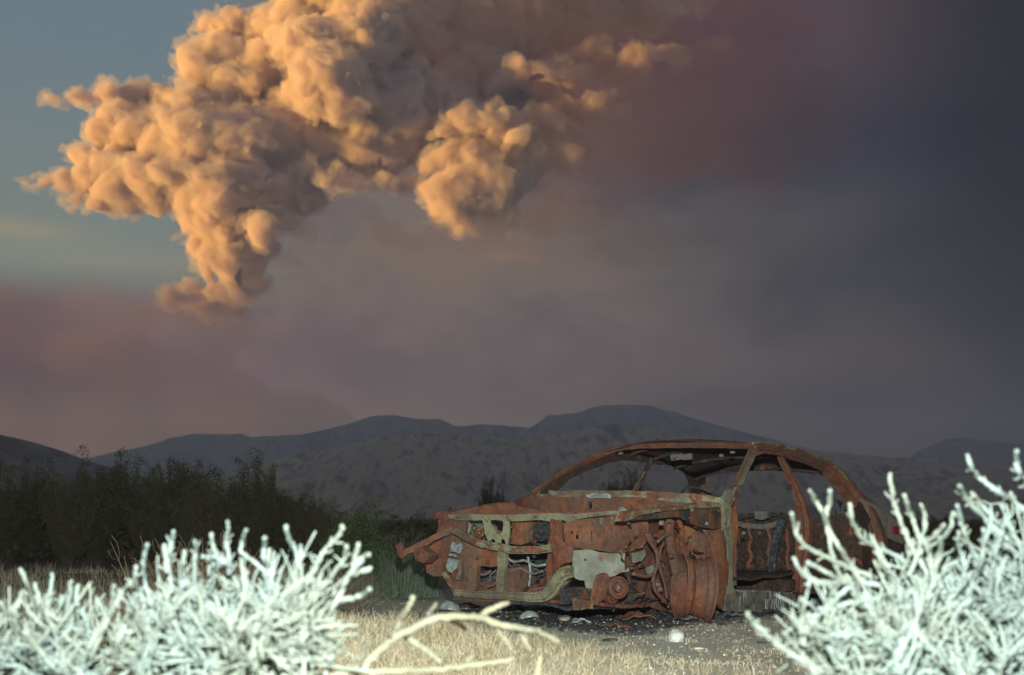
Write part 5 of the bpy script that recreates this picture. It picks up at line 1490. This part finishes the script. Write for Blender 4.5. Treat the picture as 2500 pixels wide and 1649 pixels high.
# brighter green bush near the front of the car
st, fo = creosote_meshes(8, 1.0, .9, 40, M_green)
p = at(872, 1270, 12.5); root = empty('green_bush', (p[0], p[1], gz(p[0], p[1])), .4); root.scale = (.62, .62, .78)
tag(root, 'bright green leafy bush between the dark row and the car', 'bush'); st.parent = root; fo.parent = root


def grass_tuft(n, rad, h, rnd, w=.004, lean=.5):
    a = rnd.uniform(0, 2 * math.pi, n); r = rad * np.sqrt(rnd.uniform(0, 1, n)); b = np.stack([r * np.cos(a), r * np.sin(a), 0 * r - .01], 1)
    hh = h * rnd.uniform(.25, 1.1, n); ld = rnd.uniform(0, 2 * math.pi, n); ll = lean * rnd.uniform(.1, 1, n) * hh
    out = np.stack([np.cos(a), np.sin(a), 0 * a], 1) * (r / (rad + 1e-6) * .5)[:, None]
    dr = np.stack([np.cos(ld), np.sin(ld), 0 * ld], 1) * .6 + out
    m_ = b + dr * (ll * .35)[:, None] + np.array([0, 0, 1]) * (hh * .55)[:, None]
    t = b + dr * ll[:, None] + np.array([0, 0, 1]) * hh[:, None]
    s = np.cross(dr + rnd.normal(size=dr.shape) * .5, (0, 0, 1)); s /= np.linalg.norm(s, axis=1)[:, None] + 1e-9; s *= w
    V = np.stack([b - s, b + s, m_ + s * .8, m_ - s * .8, t + s * .25, t - s * .25], 1).reshape(-1, 3)
    k = np.arange(n)[:, None] * 6
    return V, np.concatenate([k + np.array([[0, 1, 2, 3]]), k + np.array([[3, 2, 4, 5]])])


# grey-green grassy tuft beside the front of the car
M_sage = leaf_mat('grey_green_blades', (.12, .16, .10), (.17, .20, .14))
rnd = np.random.RandomState(21)
for px, D, rad, h, n, lab in ((1008, 10.2, .26, .50, 520, 'grey-green grassy tuft rising beside the bumper arm'), (925, 10.6, .30, .34, 420, 'lower grey-green grassy tuft left of the car')):
    p = at(px, 1270, D); V, Fq = grass_tuft(n, rad, h, rnd, .0020, 1.3)
    o = mesh_np('grass_tuft', V + np.array([0, 0, .03]), Fq, M_sage); o.location = (p[0], p[1], gz(p[0], p[1]))
    tag(o, lab, 'grass tuft')
# dead twiggy bush behind the white one, and a small one behind the left edge
for k, (px, D, H, W, sc_, lab) in enumerate(((500, 6.6, .62, .75, 1, 'dead tan twiggy bush just behind the broad white bush'), (290, 5.6, .36, .5, 1, 'small dead grey bush left of the broad white bush'), (745, 8.0, .40, .7, 1, 'small dead bush behind the right end of the broad white bush'))):
    rnd = np.random.RandomState(60 + k); tw = Twigs()
    for i in range(170):
        a = rnd.uniform(0, 2 * math.pi); lean = rnd.uniform(.1, 1.4)
        P = stem_path((rnd.normal() * .1, rnd.normal() * .08, -.03), (math.cos(a) * lean, math.sin(a) * lean, 1), H * rnd.uniform(.6, 1.1), 6, rnd, .18, .04)
        P[:, :2] *= W / H * .9
        tw.tube(P, np.linspace(.005, .0016, len(P)), 3)
        for q in range(5):
            j = rnd.randint(2, 6); Q = stem_path(P[j], (P[j] - P[j - 1]) + rnd.normal(size=3) * .08, rnd.uniform(.06, .18), 3, rnd, .3, .05); tw.tube(Q, .0014, 3)
    p = at(px, 1270, D); o = tw.build('dead_bush', M_tan); o.location = (p[0], p[1], gz(p[0], p[1])); tag(o, lab, 'bush')

# ------------------------------------------------------------------ dry grass, scrub
M_dry = leaf_mat('dry_grass_blades', (.36, .29, .17), (.50, .43, .30))
M_litter = leaf_mat('light_catching_litter', (.44, .37, .25), (.56, .50, .37))
def scatter_grass():
    rnd = np.random.RandomState(77); Vs = []; Fs = []; n0 = 0
    def put(x, y, n, rad, h, lean, w=.0022):
        nonlocal n0
        V, Fq = grass_tuft(n, rad, h, rnd, w, lean)
        V = V + np.array([x, y, 0]); V[:, 2] += gz(x, y)
        Vs.append(V); Fs.append(Fq + n0); n0 += len(V)
    for i in range(1500):      # the mound, thick with dry stems
        x = rnd.normal() * .62 - .70; y = 4.95 + rnd.normal() * .55
        put(x, y, rnd.randint(14, 30), rnd.uniform(.03, .12), rnd.uniform(.03, .10), 1.8, .0016)
    for i in range(2600):      # sparse stubble over the open sand
        y = 4.3 + 5.0 * rnd.uniform() ** 1.2; x = rnd.uniform(-.50, .48) * y
        if math.hypot((x - .55) * .45, (y - 8.7) * .7) < .75 and rnd.uniform() < .8: continue
        put(x, y, rnd.randint(5, 14), rnd.uniform(.03, .12), rnd.uniform(.006, .030) * (1.4 if x < .05 * y else .6), 2.0, .0017)
    tag(mesh_np('dry_grass', np.concatenate(Vs), np.concatenate(Fs), M_dry), kind='stuff')
    Vs, Fs, n0 = [], [], 0
    for i in range(13000):      # pale stubble litter, added to catch the flash and brighten the sand
        y = 4.5 + 4.6 * rnd.uniform(); x = rnd.uniform(-.48, .48) * y
        q = np.array([x, y, 0]) - CO; u, v = q @ FW_, q @ LF_
        if -3.7 < u < .75 and -1 < v < 1.05: continue
        if vnoise(np.array([x * 2.3]), np.array([y * 3.1]), 5)[0] + .5 * vnoise(np.array([x * 7.]), np.array([y * 8.]), 6)[0] < rnd.uniform(.62, 1.05): continue
        put(x, y, 11, rnd.uniform(.03, .09), rnd.uniform(.012, .034) * (.75 if y > 6.8 else 1), 1.5, rnd.uniform(.0015, .003))
    tag(mesh_np('light_catching_litter', np.concatenate(Vs), np.concatenate(Fs), M_litter), kind='stuff')
    Vs, Fs, n0 = [], [], 0
    for i in range(1400):      # rough dry cover left of and behind the car
        y = rnd.uniform(7.5, 16); x = rnd.uniform(-.5, .5) * y
        if abs(x - .6) < 2.0 and y < 11.5: continue
        put(x, y, rnd.randint(10, 22), rnd.uniform(.05, .2), rnd.uniform(.05, .18), .8, .003)
    tag(mesh_np('far_dry_grass', np.concatenate(Vs), np.concatenate(Fs), M_dry), kind='stuff')
scatter_grass()


def far_scrub():
    rnd = np.random.RandomState(5); C = []
    for i in range(2600):
        y = 18 * (900 / 18) ** rnd.uniform(); x = rnd.uniform(-.6, .62) * y; s = rnd.uniform(.25, .8) * (1 + y / 500)
        c = np.array([x, y, gz(x, y)]); k = 26 if y < 80 else 12
        q = rnd.normal(size=(k, 3)) * np.array([.5, .5, .33]) * s; q[:, 2] = np.abs(q[:, 2])
        C.append((c + q, s))
    Vs = []; Fs = []; n0 = 0
    for c, s in C:
        V, Fq = leaves_mesh(c, .12 * s + .04, rnd, 3, .08 * s); Vs.append(V); Fs.append(Fq + n0); n0 += len(V)
    tag(mesh_np('desert_scrub', np.concatenate(Vs), np.concatenate(Fs), M_creo), kind='stuff')
far_scrub()
# ================================================================== STONES AND DEBRIS
def stone_mesh(seed, sub=2, amp=.35):
    bm = bmesh.new(); bmesh.ops.create_icosphere(bm, subdivisions=sub, radius=1.0)
    rnd = np.random.RandomState(seed); pl_ = [rnd.normal(size=3) for _ in range(7)]; pl_ = [v / np.linalg.norm(v) for v in pl_]; dd = rnd.uniform(.55, .95, 7)
    for v in bm.verts:
        p = np.array(v.co)
        for n_, d_ in zip(pl_, dd):
            k = p @ n_
            if k > d_: p = p - n_ * (k - d_)
        p *= 1 + amp * .3 * (fbm(np.array([p[0] * 2 + seed]), np.array([p[1] * 2 + p[2] * 1.7]), 3, seed)[0] - .5)
        v.co = Vector(p)
    V = np.array([tuple(v.co) for v in bm.verts]); Fc = np.array([[v.index for v in f.verts] for f in bm.faces]); bm.free()
    return V, Fc


def on_ground(px, py):
    r = ray(px, py); t = 3.0
    for _ in range(60):
        p = np.array([0, 0, CAMH]) + r * t
        t += (p[2] - gz(p[0], p[1])) / max(.02, -r[2]) * .5
    return np.array([0, 0, CAMH]) + r * t


M_stonew = pbr('pale_quartz_stone', lambda nt: nt.ramp(nt.noise(nt.coord('Object'), 2.5, 6, .7), [(.35, (.34, .33, .29)), (.6, (.60, .60, .55))]), .85, bump=lambda nt: nt.noise(nt.coord('Object'), 5, 5, .7), bump_dist=.1)
M_stone = pbr('dusty_brown_stone', lambda nt: nt.ramp(nt.noise(nt.coord('Object'), 2.5, 6, .7), [(.35, (.14, .11, .08)), (.6, (.30, .26, .20))]), .9, bump=lambda nt: nt.noise(nt.coord('Object'), 5, 5, .7), bump_dist=.1)


def stone(px, py, sx, sy, sz, mat, label, seed, name='stone', cat='stone', rz=0.0):
    p = on_ground(px, py); V, Fc = stone_mesh(seed)
    V = V * np.array([sx, sy, sz])
    o = mesh_np(name, V, Fc, mat); o.location = (p[0], p[1], p[2] + sz * .45); o.rotation_euler = (0, 0, rz)
    tag(o, label, cat)


stone(1652, 1566, .052, .045, .050, M_stonew, 'white angular stone standing alone on the sand in front of the wheel rim', 4)
stone(1026, 1442, .040, .03, .018, M_stonew, 'small pale stone on the ground left of the lower crossmember', 6)
stone(1512, 1532, .012, .01, .012, M_stonew, 'tiny white stone left of the big white stone', 7)
stone(1740, 1540, .010, .01, .012, M_stonew, 'tiny white stone right of the big white stone', 8)
stone(1705, 1585, .035, .02, .009, M_stonew, 'flat pale sliver of stone just below the big white stone', 9)
stone(1745, 1620, .009, .009, .008, M_stonew, 'tiny white pebble near the bottom of the picture', 10)
stone(1378, 1516, .050, .04, .030, M_stone, 'grey-green stone beside the burnt patch', 11)
stone(1490, 1566, .06, .03, .012, M_char, 'dark charred flake lying on the sand left of the white stone', 12, 'charred_flake', 'debris')
stone(1860, 1571, .03, .02, .008, M_char, 'small dark charred flake near the spiky twig', 13, 'charred_flake', 'debris')


def lens(px, py, r, h, label, tilt, seed):
    """headlamp glass / reflector bowl lying in the dirt"""
    p = on_ground(px, py)
    prof = [(r * math.cos(a), h * math.sin(a)) for a in np.linspace(0, math.pi / 2 * .96, 8)]
    prof = prof + [(x * .93, y * .9 - .003) for x, y in prof[::-1]]
    m, nt, out = new_mat('dusty_lamp_glass')
    b = nt.n('ShaderNodeBsdfPrincipled'); nt.put(b, 'Base Color', nt.ramp(nt.noise(nt.coord('Object'), 30, 5, .7), [(.4, (.20, .22, .20)), (.6, (.40, .43, .38))])); b.inputs['Roughness'].default_value = .35
    b.inputs['Transmission Weight'].default_value = .25
    nt.t.links.new(b.outputs[0], out.inputs[0])
    o = MB().lathe(prof, (0, 0, 0), (0, 0, 1), 24, ref=(0, 1, 0)).build('lamp_lens', m, None, smooth=True)
    o.location = (p[0], p[1], p[2] + h * .1); o.rotation_euler = tilt
    tag(o, label, 'lamp lens')
lens(1098, 1496, .085, .075, 'cloudy bowl-shaped lamp glass on the ground below the far front corner', (R(-12), R(8), 0), 1)
lens(1292, 1516, .072, .062, 'smaller ribbed lamp glass half buried before the crossmember', (R(-18), R(-10), 0), 2)


def scrap(px, py, L, W, H, mat, label, seed, rz):
    p = on_ground(px, py); rnd = np.random.RandomState(seed); mb = MB()
    n = 7; top = []
    V = []
    for i in range(n):
        for j in range(4):
            V.append(((i / (n - 1) - .5) * L, (j / 3 - .5) * W, H * rnd.uniform(.2, 1) * math.sin(math.pi * (i + .6) / n)))
    V = np.array(V); m_ = len(V); Fc = []
    for i in range(n - 1):
        for j in range(3):
            a = i * 4 + j; Fc += [(a, a + 4, a + 5, a + 1), (m_ + a, m_ + a + 1, m_ + a + 5, m_ + a + 4)]
    bd = [(i * 4, (i + 1) * 4) for i in range(n - 1)] + [((n - 1) * 4 + j, (n - 1) * 4 + j + 1) for j in range(3)] + [((i + 1) * 4 + 3, i * 4 + 3) for i in range(n - 1)] + [(j + 1, j) for j in range(3)]
    Fc += [(b, a, m_ + a, m_ + b) for a, b in bd]
    o = mb.add(np.vstack([V, V - np.array([0, 0, .008])]), Fc).build('metal_scrap', mat)
    o.location = (p[0], p[1], p[2] + .008); o.rotation_euler = (0, 0, rz); tag(o, label, 'scrap')


for a in [(1555, 1516, .24, .12, .07, M_rust, 'rusted metal scrap in the ash below the suspension', 1, .2), (1460, 1500, .30, .12, .05, M_char, 'charred scrap below the skid plate', 2, -.1),
          (1602, 1506, .16, .10, .06, M_char, 'charred scrap against the left of the wheel rim', 3, .6), (1500, 1533, .20, .08, .03, M_rustdark, 'flat red-brown scrap on the edge of the ash', 4, .1),
          (1350, 1496, .26, .10, .05, M_rustdark, 'rusted scrap under the swept end of the crossmember', 5, .3), (1240, 1488, .22, .10, .05, M_char, 'charred scrap under the middle of the crossmember', 6, .0),
          (1790, 1508, .26, .08, .04, M_grey, 'grey scrap lying along the foot of the sill', 7, .5), (1140, 1484, .20, .08, .04, M_rustdark, 'rusted strip lying right of the bowl-shaped glass', 8, -.3),
          (1415, 1522, .14, .06, .03, M_alu, 'pale melted scrap before the ash patch', 9, .2), (1680, 1516, .20, .08, .04, M_grey, 'grey ash-covered scrap in front of the wheel rim', 10, -.2),
          (1880, 1504, .24, .10, .05, M_char, 'charred scrap at the right end of the sill', 11, .4)]:
    scrap(*a)


def rubble():
    """gravel, ash lumps and pebbles: nobody could count them"""
    protos_ = [stone_mesh(k, 1) for k in range(5)]
    def many(name, pts, smin, smax, mat, seed, flat=.6):
        rnd = np.random.RandomState(seed); Vs = []; Fs = []; n0 = 0
        for x, y in pts:
            V, Fc = protos_[rnd.randint(5)]; s = smin * (smax / smin) ** rnd.uniform()
            a = rnd.uniform(0, 6.28); ca, sa = math.cos(a), math.sin(a); W = V * np.array([s, s * rnd.uniform(.6, 1), s * flat])
            W = np.stack([W[:, 0] * ca - W[:, 1] * sa, W[:, 0] * sa + W[:, 1] * ca, W[:, 2]], 1) + np.array([x, y, gz(x, y) + s * .15])
            Vs.append(W); Fs.append(Fc + n0); n0 += len(V)
        tag(mesh_np(name, np.concatenate(Vs), np.concatenate(Fs), mat), kind='stuff')
    rnd = np.random.RandomState(8)
    many('gravel', [((rnd.uniform(-.48, .48) * y), y) for y in (4.2 + 6 * rnd.uniform(size=3800) ** 1.3)], .004, .020, M_stone, 1)
    many('pale_pebbles', [((rnd.uniform(-.48, .48) * y), y) for y in (4.2 + 5 * rnd.uniform(size=900))], .003, .012, M_stonew, 2)
    pts = []
    while len(pts) < 1500:
        u = rnd.uniform(-3.9, .95); v = rnd.uniform(-.95, 1.15)
        w = CO + u * FW_ + v * LF_
        pts.append((w[0], w[1]))
    many('ash_and_cinders', pts, .006, .035, M_char, 3, .5)
    many('rust_flakes', [pts[i] for i in rnd.permutation(len(pts))[:500]], .006, .03, M_rustdark, 4, .3)
rubble()
